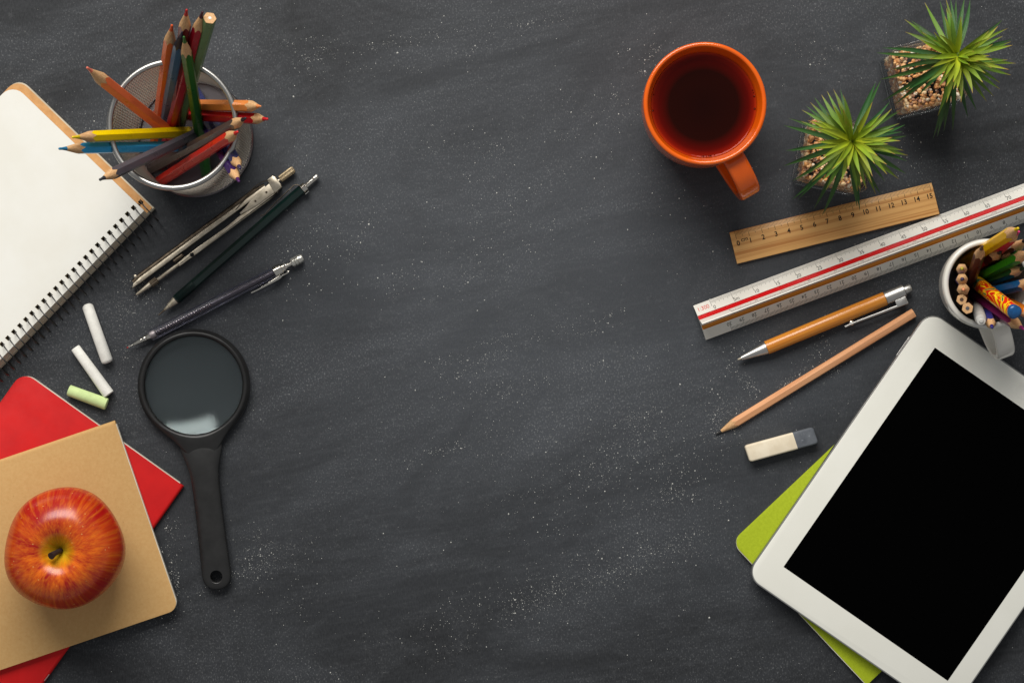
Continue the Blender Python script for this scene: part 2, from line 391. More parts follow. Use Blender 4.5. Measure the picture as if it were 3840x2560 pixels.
# ---------------------------------------------------------------- tablet
def tablet():
    z0 = .43; th = .9
    A = IP(2793, 2159, z0+th); B = IP(3484.7, 1158.5, z0+th); d = B-A; ang = math.atan2(d.y, d.x); Ln = d.length; Wd = 18.5
    t = thing('tablet', 'white framed tablet computer with a blank black screen', 'tablet', (A.x, A.y, z0), ang)
    al = M('anodised aluminium', C(188, 188, 186), .35, 1.0)
    wf = M('white glass front', C(232, 231, 222), .12, spec=.4, coat=.2, c2=C(228, 227, 217), ns=.2)
    sc = M('black glass screen', (0.0004, .0004, .0004, 1), .25, spec=.03)
    out = roundpoly([(0, -Wd), (Ln, -Wd), (Ln, 0), (0, 0)], 1.25, 10)
    MB().prism(out, 0, th-.06, .1, .25).build('aluminium_shell', al, t, 50)
    MB().prism(inset(out, .05), th-.058, th-.02, .0).build('rim_gasket', M('grey gasket', C(120, 120, 118), .4), t, 30)
    MB().prism(inset(out, .1), th-.1, th, .04).build('front_bezel', wf, t, 50)
    # screen
    inv = Matrix.Translation(A) @ Matrix.Rotation(ang, 4, 'Z'); inv = inv.inverted()
    P = [inv @ IP(*p, z0+th) for p in ((2938, 2124), (3506, 1303), (3506+616, 1303+427), (2938+616, 2124+427))]
    MB().prism([p.to_2d() for p in P], th-.02, th+.006, 0).build('screen', sc, t, 30)
    # home button and camera lie beyond the frame of the photograph on the far short side
    MB().lathe([(th-.02, .62), (th+.008, .62), (th+.008, .5), (th+.002, .45), (th+.002, 0)], 32, 'z', (Ln-1.0, -Wd/2, 0)).build('home_button', wf, t, 30)
    MB().sweep([(Ln-2.5, -.02, .45), (Ln-4.2, -.02, .45)], circ(.06, 8)).build('side_button', al, t, 60)
tablet()

# ---------------------------------------------------------------- pencils
def pencil(name, label, tip, bot, ztip, zbot, body, lead, a=.36, cone=1.9, kind='sharp', lr=.145, group=None, roll=0.0, blunt=.09, n6=6, endwood=True, cat='pencil', tipmat=None):
    T = IP(*tip, ztip); Bp = IP(*bot, zbot); d = T-Bp; Lg = d.length
    q = d.to_track_quat('X', 'Z') @ Quaternion((1, 0, 0), roll)
    t = thing(name, label, cat, Bp, q, group)
    n = 36
    def hexr(th): return 1/math.cos(((th+math.pi/6) % (math.pi/3))-math.pi/6) if n6 == 6 else 1.06
    ths = [2*math.pi*k/n for k in range(n)]
    def ring(xf, rf): return [(xf(th), rf(th)*math.cos(th), rf(th)*math.sin(th)) for th in ths]
    rnd = random.Random(int(tip[0]*7+tip[1]))
    rh = lambda th: a*min(hexr(th), 1.125)
    if kind == 'sharp':
        k = (a*1.0-.02)/cone; wv = [rnd.uniform(-.03, .03) for _ in ths]
        def xb(th):
            i = int(round(th/(2*math.pi)*n)) % n
            return Lg-cone-(rh(th)-a)/a*cone*1.7+wv[i]
        MB().rings([ring(lambda th: 0.0, lambda th: rh(th)*.96), ring(lambda th: .03, rh), ring(xb, rh)], True, True, False).build('painted_barrel', body, t, 28)
        xl = Lg-cone*(lr/(a))
        MB().rings([ring(xb, lambda th: rh(th)-.003), ring(lambda th: Lg-cone*.97, lambda th: a*.95), ring(lambda th: xl, lambda th: lr)], True, False, False).build('sharpened_wood', tipmat or wood_tip, t, 50)
        tr_ = min(blunt, lr*.75)
        MB().lathe([(xl-.02, lr+.002), (Lg-(Lg-xl)*.45, lr*.62), (Lg-tr_*1.0, tr_), (Lg-tr_*.35, tr_*.7), (Lg, 0)], 14).build('coloured_lead', lead, t, 60)
    else:
        MB().rings([ring(lambda th: 0.0, lambda th: rh(th)*.96), ring(lambda th: .03, rh), ring(lambda th: Lg-.03, rh)], True, True, False).build('painted_barrel', body, t, 28)
        MB().rings([ring(lambda th: Lg-.03, lambda th: rh(th)-.002), ring(lambda th: Lg, lambda th: rh(th)*.95)], True, False, True).build('cut_wood_end', wood_tip, t, 30)
        MB().lathe([(Lg-.01, lr), (Lg+.012, lr), (Lg+.015, 0)], 14).build('coloured_lead', lead, t, 60)
    MB().rings([ring(lambda th: -.012, lambda th: rh(th)*.86), ring(lambda th: .001, lambda th: rh(th)*.94)], True, True, False).build('butt_end', wood_tip, t, 28)
    return t
def lead(n, c): return M(n, c, .45, c2=tuple(x*.7 for x in c[:3])+(1,), ns=6, bump=.3, bs=9)

# ---------------------------------------------------------------- mesh pencil cup
CUPZ = 13.4; CC = IP(648.5, 468.5, CUPZ); RC = 4.42
def mesh_cup():
    t = thing('mesh_pencil_cup', 'round silver wire mesh cup holding coloured pencils', 'pencil cup', (CC.x, CC.y, 0))
    MB().lathe([(CUPZ+.21*math.sin(a), RC+.21*math.cos(a)) for a in [2*math.pi*k/14 for k in range(15)]], 72, 'z').build('rim_ring', steel, t, 60)
    RB = 4.22
    MB().lathe([(.02, RB-.1), (.02, RB+.16), (.5, RB+.15), (.6, RB+.05), (.6, RB-.04), (.12, RB-.06), (.1, 0)], 64, 'z').build('base_plate', M('polished plate', C(120, 116, 120), .3, 1.0), t, 40)
    nr, rows = 74, 34; z0, z1 = .5, CUPZ-.1; V = []; F = []; dz = (z1-z0)/rows
    for j in range(rows):
        za = z0+j*dz; zb = za+dz; ra = RB+(RC-RB)*j/rows; rb = RB+(RC-RB)*(j+1)/rows
        for i in range(nr):
            for sgn in (0, 1):
                a0 = (i+(.5 if j % 2 else 0))/nr*2*math.pi; a1 = a0+(.5 if sgn else -.5)/nr*2*math.pi; o = len(V); da = .02/RC; e = .045
                for (a, z, r_) in ((a0, za-.04, ra-e), (a0, za+.04, ra+e), (a1, zb+.04, rb+e), (a1, zb-.04, rb-e)):
                    V.append((r_*math.cos(a), r_*math.sin(a), z))
                F.append((o, o+1, o+2, o+3))
    mb = MB(); mb.v = V; mb.f = F
    o = mb.build('wire_mesh_wall', M('mesh wire', C(196, 191, 182), .38, .7), t, 0, False); o['kind'] = 'stuff'
mesh_cup()
PG = 'coloured pencils standing in the mesh cup'
def cp(label, tip, bot, zt, body, ld, **k):
    pencil('coloured_pencil', label, tip, bot, zt, .55, paint('paint '+label[:24], body), lead('lead '+label[:24], ld), group=PG, **k)
cp('thick coral pencil in the mesh cup pointing to the upper left', (325, 253), (765, 600), 18.0, C(232, 114, 68), C(230, 122, 100), a=.44, cone=2.0)
cp('orange pencil in the mesh cup, leftmost of the upright bunch', (645, 94), (580, 562), 18.2, C(222, 102, 34), C(220, 88, 34), a=.38)
cp('maroon pencil in the mesh cup with the topmost bright red tip', (700, 36), (640, 618), 20.4, C(108, 20, 26), C(186, 36, 34), a=.39, blunt=.09)
cp('dark blue pencil in the mesh cup with a black varnished tip', (683, 120), (598, 560), 19.0, C(46, 88, 116), C(28, 30, 54), a=.38, blunt=.05, tipmat=paint('varnish', C(20, 20, 30)))
cp('crimson pencil in the mesh cup beside the pale green pencil', (760, 44), (602, 622), 20.6, C(158, 18, 38), C(70, 18, 34), a=.37, blunt=.08)
cp('pale sage green pencil in the mesh cup with an unsharpened flat end', (787, 68), (640, 575), 20.0, C(98, 128, 84), C(225, 222, 215), a=.41, kind='flat', lr=.11)
cp('dark green pencil in the mesh cup running down its middle', (689, 137), (775, 655), 18.8, C(34, 100, 30), C(56, 108, 46), a=.37, cone=1.9)
cp('bright yellow pencil in the mesh cup pointing left', (270, 515), (868, 488), 17.6, C(244, 208, 0), C(226, 196, 26), a=.37, cone=1.9)
cp('sky blue pencil in the mesh cup pointing left below the yellow one', (220, 558), (868, 545), 17.8, C(44, 156, 210), C(40, 118, 158), a=.37, cone=2.0)
cp('slate grey pencil in the mesh cup pointing to the lower left', (373, 675), (870, 440), 19.4, C(76, 74, 80), C(52, 54, 60), a=.37, cone=1.7, blunt=.1)
cp('dark brown pencil in the mesh cup with a black tip', (922, 443), (570, 632), 17.4, C(74, 60, 54), C(30, 28, 36), a=.37, cone=1.6, blunt=.1)
cp('scarlet pencil in the mesh cup, lower one with a red tip', (892, 494), (600, 680), 16.6, C(208, 38, 22), C(214, 30, 30), a=.39, cone=1.4, blunt=.1)
cp('light orange pencil in the mesh cup pointing right', (979, 399), (600, 392), 17.0, C(238, 140, 62), C(236, 146, 84), a=.38, cone=1.6, blunt=.05)
cp('cherry red pencil in the mesh cup pointing right below the light orange one', (1004, 447), (590, 428), 16.6, C(186, 10, 28), C(206, 24, 34), a=.37, cone=1.6, blunt=.1)
cp('navy blue pencil in the mesh cup pointing down to the right', (901, 633), (735, 345), 15.5, C(40, 46, 92), C(56, 48, 84), a=.37, cone=1.3, blunt=.11)
cp('deep purple pencil in the mesh cup with the lowest tip', (897, 682), (700, 350), 16.0, C(50, 26, 84), C(78, 28, 92), a=.36, cone=1.4, blunt=.1)

# ---------------------------------------------------------------- mugs
def mug(name, label, cpx, rim_r, H, prof_out, wall, mat, hdir, hpath, hw, htk, cat='mug', innerp=None):
    c = IP(cpx[0], cpx[1], H); t = thing(name, label, cat, (c.x, c.y, 0))
    po = catmull([(z, r, 0) for z, r in prof_out], 6); outer = [(p.x, p.y) for p in po if p.x < H-wall*.5]
    rimc = [(H-wall*.5+wall*.5*math.sin(a), rim_r-wall*.5+wall*.5*math.cos(a)) for a in [math.pi*k/10 for k in range(11)]]
    inner = [(z, r-wall*(1.0 if z > 2 else 1.2)) for z, r in reversed(outer) if z > wall+.3]
    if innerp: inner = [(p.x, p.y) for p in catmull([(z, r, 0) for z, r in innerp], 5)]
    prof = [(0.0, outer[0][1]*.8)]+outer+rimc+inner+[(wall+.1, max(.5, inner[-1][1]-.5)), (wall, 0)]
    MB().lathe(prof, 96, 'z').build('cup_body', mat, t, 60)
    dv = Vector((math.cos(hdir), math.sin(hdir), 0)); bn = Vector((-dv.y, dv.x, 0))
    path = [dv*r+Vector((0, 0, z)) for r, z in [(p.x, p.y) for p in catmull([(r, z, 0) for r, z in hpath], 8)]]
    MB().sweep(path, rrect(htk, hw, min(htk, hw)*.38, 4), bn=bn).build('handle', mat, t, 60)
    return t
org = M('orange glaze', C(228, 98, 8), .16, spec=.5, coat=.35, c2=C(220, 88, 8), ns=.5, bump=.02, bs=1.0)
HO = 9.3
tm = mug('orange_mug', 'glossy orange mug full of dark tea', (2644, 388.5), 4.41, HO,
    [(0, 3.0), (.4, 3.5), (2, 4.0), (4.5, 4.3), (7, 4.42), (8.6, 4.39), (HO, 4.41)], .34, org, R(-60.6),
    [(4.1, 7.9), (5.0, 8.05), (6.0, 7.65), (6.8, 6.8), (7.05, 5.5), (6.75, 4.1), (5.8, 2.9), (4.5, 2.1), (3.7, 1.8)], 1.62, .66, innerp=[(HO-.3, 4.02), (HO-.7, 3.92), (HO-1.1, 3.83), (HO-2.2, 3.75), (4, 3.7), (1.5, 3.3)])
def tea():
    m = bpy.data.materials.new('black tea'); m.use_nodes = True; nt = m.node_tree; N = nt.nodes; L = nt.links; b = N['Principled BSDF']
    b.inputs['Roughness'].default_value = .03; b.inputs['IOR'].default_value = 1.33; b.inputs['Specular IOR Level'].default_value = .25
    tc = N.new('ShaderNodeTexCoord'); ln = N.new('ShaderNodeVectorMath'); ln.operation = 'LENGTH'; L.new(tc.outputs['Object'], ln.inputs[0])
    r = N.new('ShaderNodeValToRGB'); mp = N.new('ShaderNodeMapRange'); mp.inputs[1].default_value = 0; mp.inputs[2].default_value = .0378; L.new(ln.outputs['Value'], mp.inputs[0]); L.new(mp.outputs[0], r.inputs[0])
    e = r.color_ramp.elements; e[0].position = .0; e[0].color = C(24, 3, 1); e[1].position = 1; e[1].color = C(160, 42, 6)
    for p, c in ((.66, C(30, 4, 1)), (.86, C(76, 5, 1)), (.95, C(114, 17, 3))):
        q = e.new(p); q.color = c
    L.new(r.outputs[0], b.inputs['Base Color'])
    c = IP(2644, 388.5, HO)
    zt = HO-1.35
    t = thing('tea', 'dark red brown black tea filling the orange mug', 'tea', (c.x, c.y, zt))
    # meniscus: surface curls up at the wall
    MB().lathe([(0, 0), (0, 3.4), (.005, 3.65), (.03, 3.74), (.07, 3.79), (-.5, 3.80), (-.5, 0)], 96, 'z').build('tea_surface', m, t, 40)
    rnd = random.Random(3); bub = M('tea bubble', C(120, 40, 14), .05, trans=.6, ior=1.2)
    for a in (-92, -90, -87, -84, -82, -78, -69, 10, 14, 17, -4, 168, 186):
        rr = rnd.uniform(.035, .075); ra = 3.68; x, y = ra*math.cos(R(a)), ra*math.sin(R(a))
        MB().lathe([(rr*math.sin(q), rr*math.cos(q)) for q in [math.pi/2*k/4 for k in range(5)]], 10, 'z', (x, y, .03)).build('bubble', bub, t, 60)
tea()
wht = M('white glaze', C(226, 222, 212), .15, spec=.5, coat=.3)
HW_ = 8.0
mug('white_mug', 'white mug holding pencils beside the tablet', (3706, 1064), 3.22, HW_,
    [(0, 1.7), (.3, 2.1), (1.5, 2.45), (3.5, 2.85), (5.5, 3.12), (7.2, 3.25), (HW_, 3.26)], .4, wht, R(-71),
    [(2.9, 6.6), (3.6, 6.75), (4.5, 6.4), (5.2, 5.6), (5.4, 4.4), (5.1, 3.1), (4.2, 2.2), (2.7, 1.7)], 1.35, .5)

WG = 'pencils crowded into the white mug'
def wp(label, tip, bot, zt, body, ld, name='coloured_pencil', **k):
    pencil(name, label, tip, bot, zt, 1.0, paint('paint '+label[:26], body), lead('lead '+label[:26], ld), group=WG, **k)
def zz(p): return (3440+p[0]/2.8, 800+p[1]/2.8)
wp('thick yellow pencil leaning out of the white mug over the scale ruler', zz((1062, 155)), zz((420, 560)), 14.6, C(236, 184, 8), C(226, 190, 20), a=.41, cone=1.5, blunt=.12)
wp('rose pink pencil in the white mug behind the yellow one', zz((1070, 190)), zz((560, 640)), 13.6, C(208, 50, 74), C(232, 60, 130), a=.34, cone=1.6)
wp('chipped brown pencil in the white mug, standing left of the yellow one', zz((684, 340)), zz((500, 880)), 13.2, C(92, 40, 20), C(96, 66, 46), a=.36, cone=1.8, blunt=.1)
wp('near upright pencil in the white mug with a pale yellow tip', zz((468, 580)), zz((455, 620)), 9.6, C(150, 120, 80), C(196, 180, 60), a=.36, cone=.8, blunt=.11)
wp('near upright violet pencil in the white mug at its left wall', zz((472, 690)), zz((450, 712)), 10.4, C(120, 100, 170), C(60, 46, 84), a=.38, cone=.9, blunt=.13)
wp('near upright peach pencil in the white mug at its left wall', zz((484, 800)), zz((470, 790)), 10.6, C(236, 196, 166), C(238, 156, 110), a=.4, cone=.9, blunt=.13)
wp('brown pencil in the white mug with a dull flat end', zz((466, 905)), zz((500, 850)), 9.9, C(110, 66, 40), C(84, 60, 46), a=.35, kind='flat', lr=.14)
wp('graphite pencil in the white mug with a flat hexagonal end', zz((527, 996)), zz((540, 930)), 10.3, C(40, 36, 34), C(88, 88, 90), a=.37, kind='flat', lr=.14, name='graphite_pencil')
wp('indigo blue pencil in the white mug with its tip over the rim', zz((786, 1200)), zz((690, 900)), 11.2, C(52, 58, 132), C(40, 34, 120), a=.35, cone=1.4, blunt=.12)
wp('plum purple pencil in the white mug pointing to the lower right', zz((1122, 1218)), zz((480, 780)), 12.6, C(122, 30, 84), C(150, 30, 110), a=.4, cone=1.7)
wp('leaf green pencil in the white mug pointing right', zz((1185, 400)), zz((560, 720)), 13.0, C(52, 134, 26), C(60, 120, 40), a=.4, cone=1.8)
wp('dark green pencil in the white mug below the leaf green one', zz((1130, 575)), zz((600, 760)), 10.8, C(22, 70, 34), C(30, 60, 40), a=.36, cone=1.7)
wp('black tipped red brown pencil inside the white mug under the rose pink one', zz((876, 405)), zz((600, 560)), 9.6, C(74, 22, 20), C(50, 50, 54), a=.4, cone=1.5, blunt=.12)
wp('charcoal pencil inside the white mug behind the leaf green one', zz((1025, 395)), zz((700, 640)), 10.2, C(44, 40, 38), C(40, 38, 38), a=.36, cone=2.2)
wp('dark brown pencil reaching over the right rim of the white mug', zz((1150, 262)), zz((650, 700)), 12.0, C(96, 50, 32), C(40, 36, 36), a=.4, cone=2.0)
wp('teal blue pencil in the white mug right of the patterned crayon', zz((1230, 720)), zz((640, 860)), 12.4, C(24, 92, 146), C(30, 80, 130), a=.4, cone=1.8)
wp('amber orange pencil in the white mug beside the blue crayon end', zz((1240, 1090)), zz((700, 800)), 12.2, C(230, 124, 24), C(230, 120, 40), a=.36, cone=1.6)
# smooth white pencil with a rounded shoulder
def white_stick():
    T = IP(*zz((672, 1130)), 10.6); Bp = IP(*zz((600, 900)), 1.0); d = T-Bp; Lg = d.length
    t = thing('wax_crayon', 'plain greyish white wax crayon in the white mug with a stepped point', 'crayon', Bp, d.to_track_quat('X', 'Z'), WG)
    wx = M('white wax', C(196, 194, 188), .5, c2=C(176, 174, 170), ns=3, st=(2, .4, .4), bump=.2, bs=5)
    MB().lathe([(0, .4), (Lg-1.5, .42)], 24).build('barrel', wx, t, 40)
    MB().lathe([(Lg-1.5, .425), (Lg-.8, .4), (Lg-.3, .36), (Lg-.12, .3), (Lg-.1, .17), (Lg-.02, .13), (Lg, 0)], 24).build('point', wx, t, 40)
white_stick()
def magic_crayon():
    T = IP(*zz((1030, 1040)), 13.6); Bp = IP(*zz((520, 640)), 2.0); d = T-Bp; Lg = d.length
    t = thing('swirl_crayon', 'fat blue ended crayon in the white mug with a red and yellow swirl wrapper', 'crayon', Bp, d.to_track_quat('X', 'Z') @ Quaternion((1, 0, 0), R(-20)), WG)
    m = M('swirl wrapper', C(214, 30, 16), .3, coat=.3); nt = m.node_tree; N = nt.nodes; L = nt.links; b = N['Principled BSDF']
    tc = N.new('ShaderNodeTexCoord'); mp = N.new('ShaderNodeMapping'); mp.inputs['Scale'].default_value = (40, 62, 62); L.new(tc.outputs['Object'], mp.inputs[0])
    n = N.new('ShaderNodeTexNoise'); n.inputs['Scale'].default_value = 1.0; n.inputs['Detail'].default_value = 1; n.inputs['Distortion'].default_value = 1.6; L.new(mp.outputs[0], n.inputs[0])
    r = N.new('ShaderNodeValToRGB'); r.color_ramp.interpolation = 'CONSTANT'; L.new(n.outputs[0], r.inputs[0]); e = r.color_ramp.elements
    e[0].color = C(60, 110, 70); e[0].position = 0; e[1].position = .36; e[1].color = C(236, 186, 20)
    for p, c in ((.41, C(206, 30, 14)), (.5, C(240, 200, 20)), (.54, C(214, 34, 14)), (.63, C(240, 190, 20)), (.67, C(50, 100, 74))):
        q = e.new(p); q.color = c
    L.new(r.outputs[0], b.inputs['Base Color'])
    tri = lambda th, a: 1+.05*math.cos(3*th)
    MB().lathe([(0, .5), (Lg-.45, .52), (Lg-.42, .5)], 30, fr=tri).build('wrapper', m, t, 40)
    MB().lathe([(Lg-.44, .5), (Lg-.18, .5), (Lg-.05, .44), (Lg, .3), (Lg, 0)], 30, fr=tri).build('blue_end', M('blue wax end', C(20, 84, 140), .3, coat=.3, c2=C(16, 64, 110), ns=2), t, 50)
    mb = MB(); V, F = textmesh('MAGIC', .62)
    L_ = []
    for x, y in V:
        th = R(118)+y/.55; L_.append((Lg-3.1+x, .556*math.cos(th), .556*math.sin(th)))
    mb.add(L_, F); mb.build('lettering', M('yellow print', C(250, 220, 30), .4), t, 0)
magic_crayon()

# ---------------------------------------------------------------- plants
def plant(cpx, rotdeg, fc, fz, tips, zz_, seed, labels):
    rnd = random.Random(seed); H = 6.4
    c = IP(cpx[0], cpx[1], H)
    p = thing('glass_planter', labels[0], 'planter', (c.x, c.y, 0), R(rotdeg))
    hs = 2.55
    def sqr(h, r): return roundpoly([(-h, -h), (h, -h), (h, h), (-h, h)], r, 6)
    L = []
    for z, h, r in ((0, 2.2, .5), (.12, 2.4, .6), (.6, 2.5, .7), (3, 2.5, .65), (H-.15, hs, .6), (H-.03, hs-.04, .58), (H, hs-.12, .55), (H-.04, hs-.2, .5), (H-.3, hs-.24, .45), (H-.8, 2.36, .5), (3, 2.36, .5), (1.1, 2.34, .5), (.8, 2.0, .4)):
        L.append([(q.x, q.y, z) for q in sqr(h, r)])
    MB().rings(L).build('glass_vessel', glass, p, 50)
    # pebbles
    pal = [C(228, 178, 122), C(238, 206, 158), C(208, 148, 94), C(244, 230, 206), C(168, 122, 96), C(230, 164, 100)]
    V = []; F = []; mats = []
    ico = bmesh.new(); bmesh.ops.create_icosphere(ico, subdivisions=1, radius=1); iv = [v.co.copy() for v in ico.verts]; jf = [tuple(v.index for v in f.verts) for f in ico.faces]; ico.free()
    def peb(x, y, z, s):
        o = len(V); sc = Vector((rnd.uniform(.7, 1.3), rnd.uniform(.6, 1.0), rnd.uniform(.6, 1)))*s
        q = Quaternion((rnd.random(), rnd.random(), rnd.random()), rnd.random()*6)
        for v in iv:
            w_ = q @ Vector((v.x*sc.x, v.y*sc.y, v.z*sc.z))*rnd.uniform(.85, 1.1); V.append((x+w_.x, y+w_.y, z+w_.z))
        k = rnd.randrange(6)
        for f in jf: F.append(tuple(i+o for i in f)); mats.append(k)
    for _ in range(560):
        peb(rnd.uniform(-2.1, 2.1), rnd.uniform(-2.1, 2.1), rnd.uniform(5.0, 5.5), rnd.uniform(.11, .22))
    for _ in range(1500):
        e = rnd.uniform(-2.08, 2.08); z = rnd.uniform(1.2, 5.1); k = 2.12-rnd.uniform(0, .12); s = rnd.choice([(k, e), (-k, e), (e, k), (e, -k)]); peb(s[0]*.98, s[1]*.98, z, rnd.uniform(.13, .24))
    mb = MB(); mb.v = V; mb.f = F
    o = mb.build('pebbles', M('gravel 0', pal[0], .6), None, 0, False)
    for k in range(1, 6): o.data.materials.append(M('gravel %d' % k, pal[k], .6, c2=tuple(x*.7 for x in pal[k][:3])+(1,), ns=4))
    o.data.polygons.foreach_set('material_index', mats)
    o.location = Vector((c.x, c.y, 0))*S; o.rotation_euler = (0, 0, R(rotdeg))
    tag(o, labels[2], 'gravel', kind='stuff')
    fp = IP(fc[0], fc[1], fz)
    t = thing('spiky_plant', labels[1], 'plant', (c.x, c.y, 5.0))
    base = Vector((c.x, c.y, 5.0)); top = fp-base
    stem = catmull([(0, 0, -1.5), (top.x*.15, top.y*.15, top.z*.3), tuple(top*.75), tuple(top)], 6)
    MB().sweep(stem, circ(.22, 8), bn=(0, 1, 0)).build('stem', M('plant stem', C(96, 120, 40), .6), t, 60)
    tips = list(tips)+[(tips[k][0]*.72+tips[(k+2) % len(tips)][0]*.0+.28*((fc[0]-2900)*1.9117)+rnd.uniform(-30, 30), tips[k][1]*.72+.28*(fc[1]*1.9117)+rnd.uniform(-30, 30)) for k in range(1, len(tips), 2)]
    tl = []
    for (x, y) in tips:
        px, py = 2900+x/1.9117, y/1.9117; rr = math.hypot(px-fc[0], py-fc[1])/50; tl.append((rr, px, py))
    tl.sort()
    n = len(tl)
    for i, (rr, px, py) in enumerate(tl):
        f = i/n; f = min(1, max(0, f+rnd.uniform(-.22, .22)))
        Lf = rnd.uniform(4.4, 5.0); zt = math.sqrt(max(.4, Lf**2-min(rr, Lf*.99)**2))
        za = top.z-.1-f*1.9; zt = min(za+zt*(.9-.5*f), za+2.6) - (1.0+1.4*f)*(rr/4.0)**2
        T = IP(px, py, max(6.0, 5.0+zt+0.0))-base
        A = stem[-1]*(1-.0)+Vector((0, 0, 0)); k = za/top.z; A = Vector((top.x*min(1, k**.8), top.y*min(1, k**.8), za))
        d = T-A; up = Vector((0, 0, 1)); side = d.cross(up).normalized()
        mid = A+d*.5+up*(.35+.45*rnd.random())*rr/3+side*rnd.uniform(-.25, .25)
        pts = [A*(1-t_)**2+2*t_*(1-t_)*mid+T*t_**2 for t_ in [q/10 for q in range(11)]]
        W = rnd.uniform(.155, .205)*(1 if rr > 1.8 else .8); V2 = []; F2 = []; UV = []
        for q, pnt in enumerate(pts):
            tt = q/10; tan = (pts[min(q+1, 10)]-pts[max(q-1, 0)]).normalized(); sd = tan.cross(up).normalized(); nr = sd.cross(tan).normalized()
            wdt = W*(.5+.5*min(1, tt/.25))*(1 if tt < .45 else max(.03, (1-((tt-.45)/.55)**1.6)))
            V2 += [tuple(pnt-sd*wdt+nr*wdt*.35), tuple(pnt-sd*wdt*.5+nr*wdt*.08), tuple(pnt-nr*wdt*.12), tuple(pnt+sd*wdt*.5+nr*wdt*.08), tuple(pnt+sd*wdt+nr*wdt*.35)]
            UV += [(tt, g) for g in (0, .25, .5, .75, 1)]
            if q:
                o_ = 5*(q-1)
                for g in range(4): F2.append((o_+g, o_+g+1, o_+g+6, o_+g+5))
        m2 = MB(); m2.v = V2; m2.f = F2; m2.uv = UV
        m2.build('leaf', leafm[0] if f < .38 else (leafm[1] if f < .68 else leafm[2]), t, 80, False)
def leafmat(name, cb, cm, ct):
    m = bpy.data.materials.new(name); m.use_nodes = True; nt = m.node_tree; N = nt.nodes; L = nt.links; b = N['Principled BSDF']
    b.inputs['Roughness'].default_value = .42; b.inputs['Specular IOR Level'].default_value = .35
    uv = N.new('ShaderNodeUVMap'); sx = N.new('ShaderNodeSeparateXYZ'); L.new(uv.outputs[0], sx.inputs[0])
    oi = N.new('ShaderNodeObjectInfo')
    r = N.new('ShaderNodeValToRGB'); L.new(sx.outputs[0], r.inputs[0]); e = r.color_ramp.elements
    e[0].position = .12; e[0].color = cb; e[1].position = 1; e[1].color = ct; q = e.new(.5); q.color = cm; q = e.new(.86); q.color = cm
    wv = N.new('ShaderNodeMath'); wv.operation = 'MULTIPLY'; wv.inputs[1].default_value = 34; L.new(sx.outputs[1], wv.inputs[0])
    sn = N.new('ShaderNodeMath'); sn.operation = 'SINE'; L.new(wv.outputs[0], sn.inputs[0])
    hv = N.new('ShaderNodeHueSaturation'); mr = N.new('ShaderNodeMapRange'); mr.inputs[3].default_value = .475; mr.inputs[4].default_value = .515; L.new(oi.outputs['Random'], mr.inputs[0]); L.new(mr.outputs[0], hv.inputs['Hue'])
    v1 = N.new('ShaderNodeMath'); v1.operation = 'MULTIPLY_ADD'; v1.inputs[1].default_value = .08; L.new(sn.outputs[0], v1.inputs[0])
    m3 = N.new('ShaderNodeMapRange'); m3.inputs[3].default_value = .75; m3.inputs[4].default_value = 1.15; rr = N.new('ShaderNodeMath'); rr.operation = 'FRACT'
    mm = N.new('ShaderNodeMath'); mm.operation = 'MULTIPLY'; mm.inputs[1].default_value = 17.3; L.new(oi.outputs['Random'], mm.inputs[0]); L.new(mm.outputs[0], rr.inputs[0]); L.new(rr.outputs[0], m3.inputs[0])
    L.new(m3.outputs[0], v1.inputs[2]); L.new(v1.outputs[0], hv.inputs['Value']); L.new(r.outputs[0], hv.inputs['Color']); L.new(hv.outputs[0], b.inputs['Base Color'])
    bp = N.new('ShaderNodeBump'); bp.inputs['Strength'].default_value = .3; bp.inputs['Distance'].default_value = .0003; L.new(sn.outputs[0], bp.inputs['Height']); L.new(bp.outputs[0], b.inputs['Normal'])
    return m
leafm = [leafmat('young leaf', C(168, 186, 38), C(132, 156, 40), C(180, 136, 66)), leafmat('mid leaf', C(146, 170, 38), C(96, 128, 40), C(146, 122, 54)), leafmat('old leaf', C(84, 114, 38), C(50, 90, 40), C(60, 92, 42))]
tA = [(1410,0),(1370,-10),(1310,0),(1270,-5),(1235,-10),(1195,10),(1085,20),(940,140),(990,150),(945,230),(780,345),(740,380),(765,570),(780,730),(870,750),(1040,685),(1130,485),(1145,995),(1175,980),(1215,875),(1222,945),(1285,940),(1290,815),(1345,735),(1240,620),(1185,625),(1395,845),(1455,790),(1530,730),(1580,690),(1625,640),(1625,595),(1705,540),(1690,500),(1740,455),(1680,430),(1715,325),(1710,285),(1705,300),(1680,205),(1640,145),(1610,190),(1645,260),(1570,490),(1440,370),(1410,465),(1240,60),(1150,230),(1120,425),(1290,640),(1550,400),(1480,300),(850,500),(1060,230)]
tB = [(770,580),(735,590),(835,730),(850,780),(910,795),(945,895),(905,885),(925,945),(955,975),(910,1010),(965,1115),(960,1155),(950,1245),(935,1080),(900,1285),(815,1180),(800,1300),(815,1250),(770,1390),(735,1395),(705,1310),(665,1355),(620,1510),(600,1480),(625,1375),(485,1310),(415,1390),(290,1500),(350,1545),(345,1300),(180,1425),(135,1430),(140,1295),(460,1170),(75,1190),(285,1220),(90,1080),(130,1085),(75,900),(110,850),(200,870),(205,790),(235,760),(295,700),(265,735),(345,680),(385,655),(430,640),(480,640),(500,680),(310,1015),(250,865),(600,900),(520,870),(720,900)]
plant((3486, 277), 13.6, (3594, 209), 14.0, tA, 0, 11, ('square clear glass planter in the top right corner', 'spiky green succulent with its leaf tips past the top edge', 'brown and cream gravel filling the upper right glass planter'))
plant((3143, 573), -11.2, (3197, 529), 14.0, tB, 0, 12, ('square clear glass planter behind the wooden ruler', 'spiky green succulent whose leaves reach over the wooden ruler', 'brown and cream gravel in the glass planter behind the wooden ruler'))

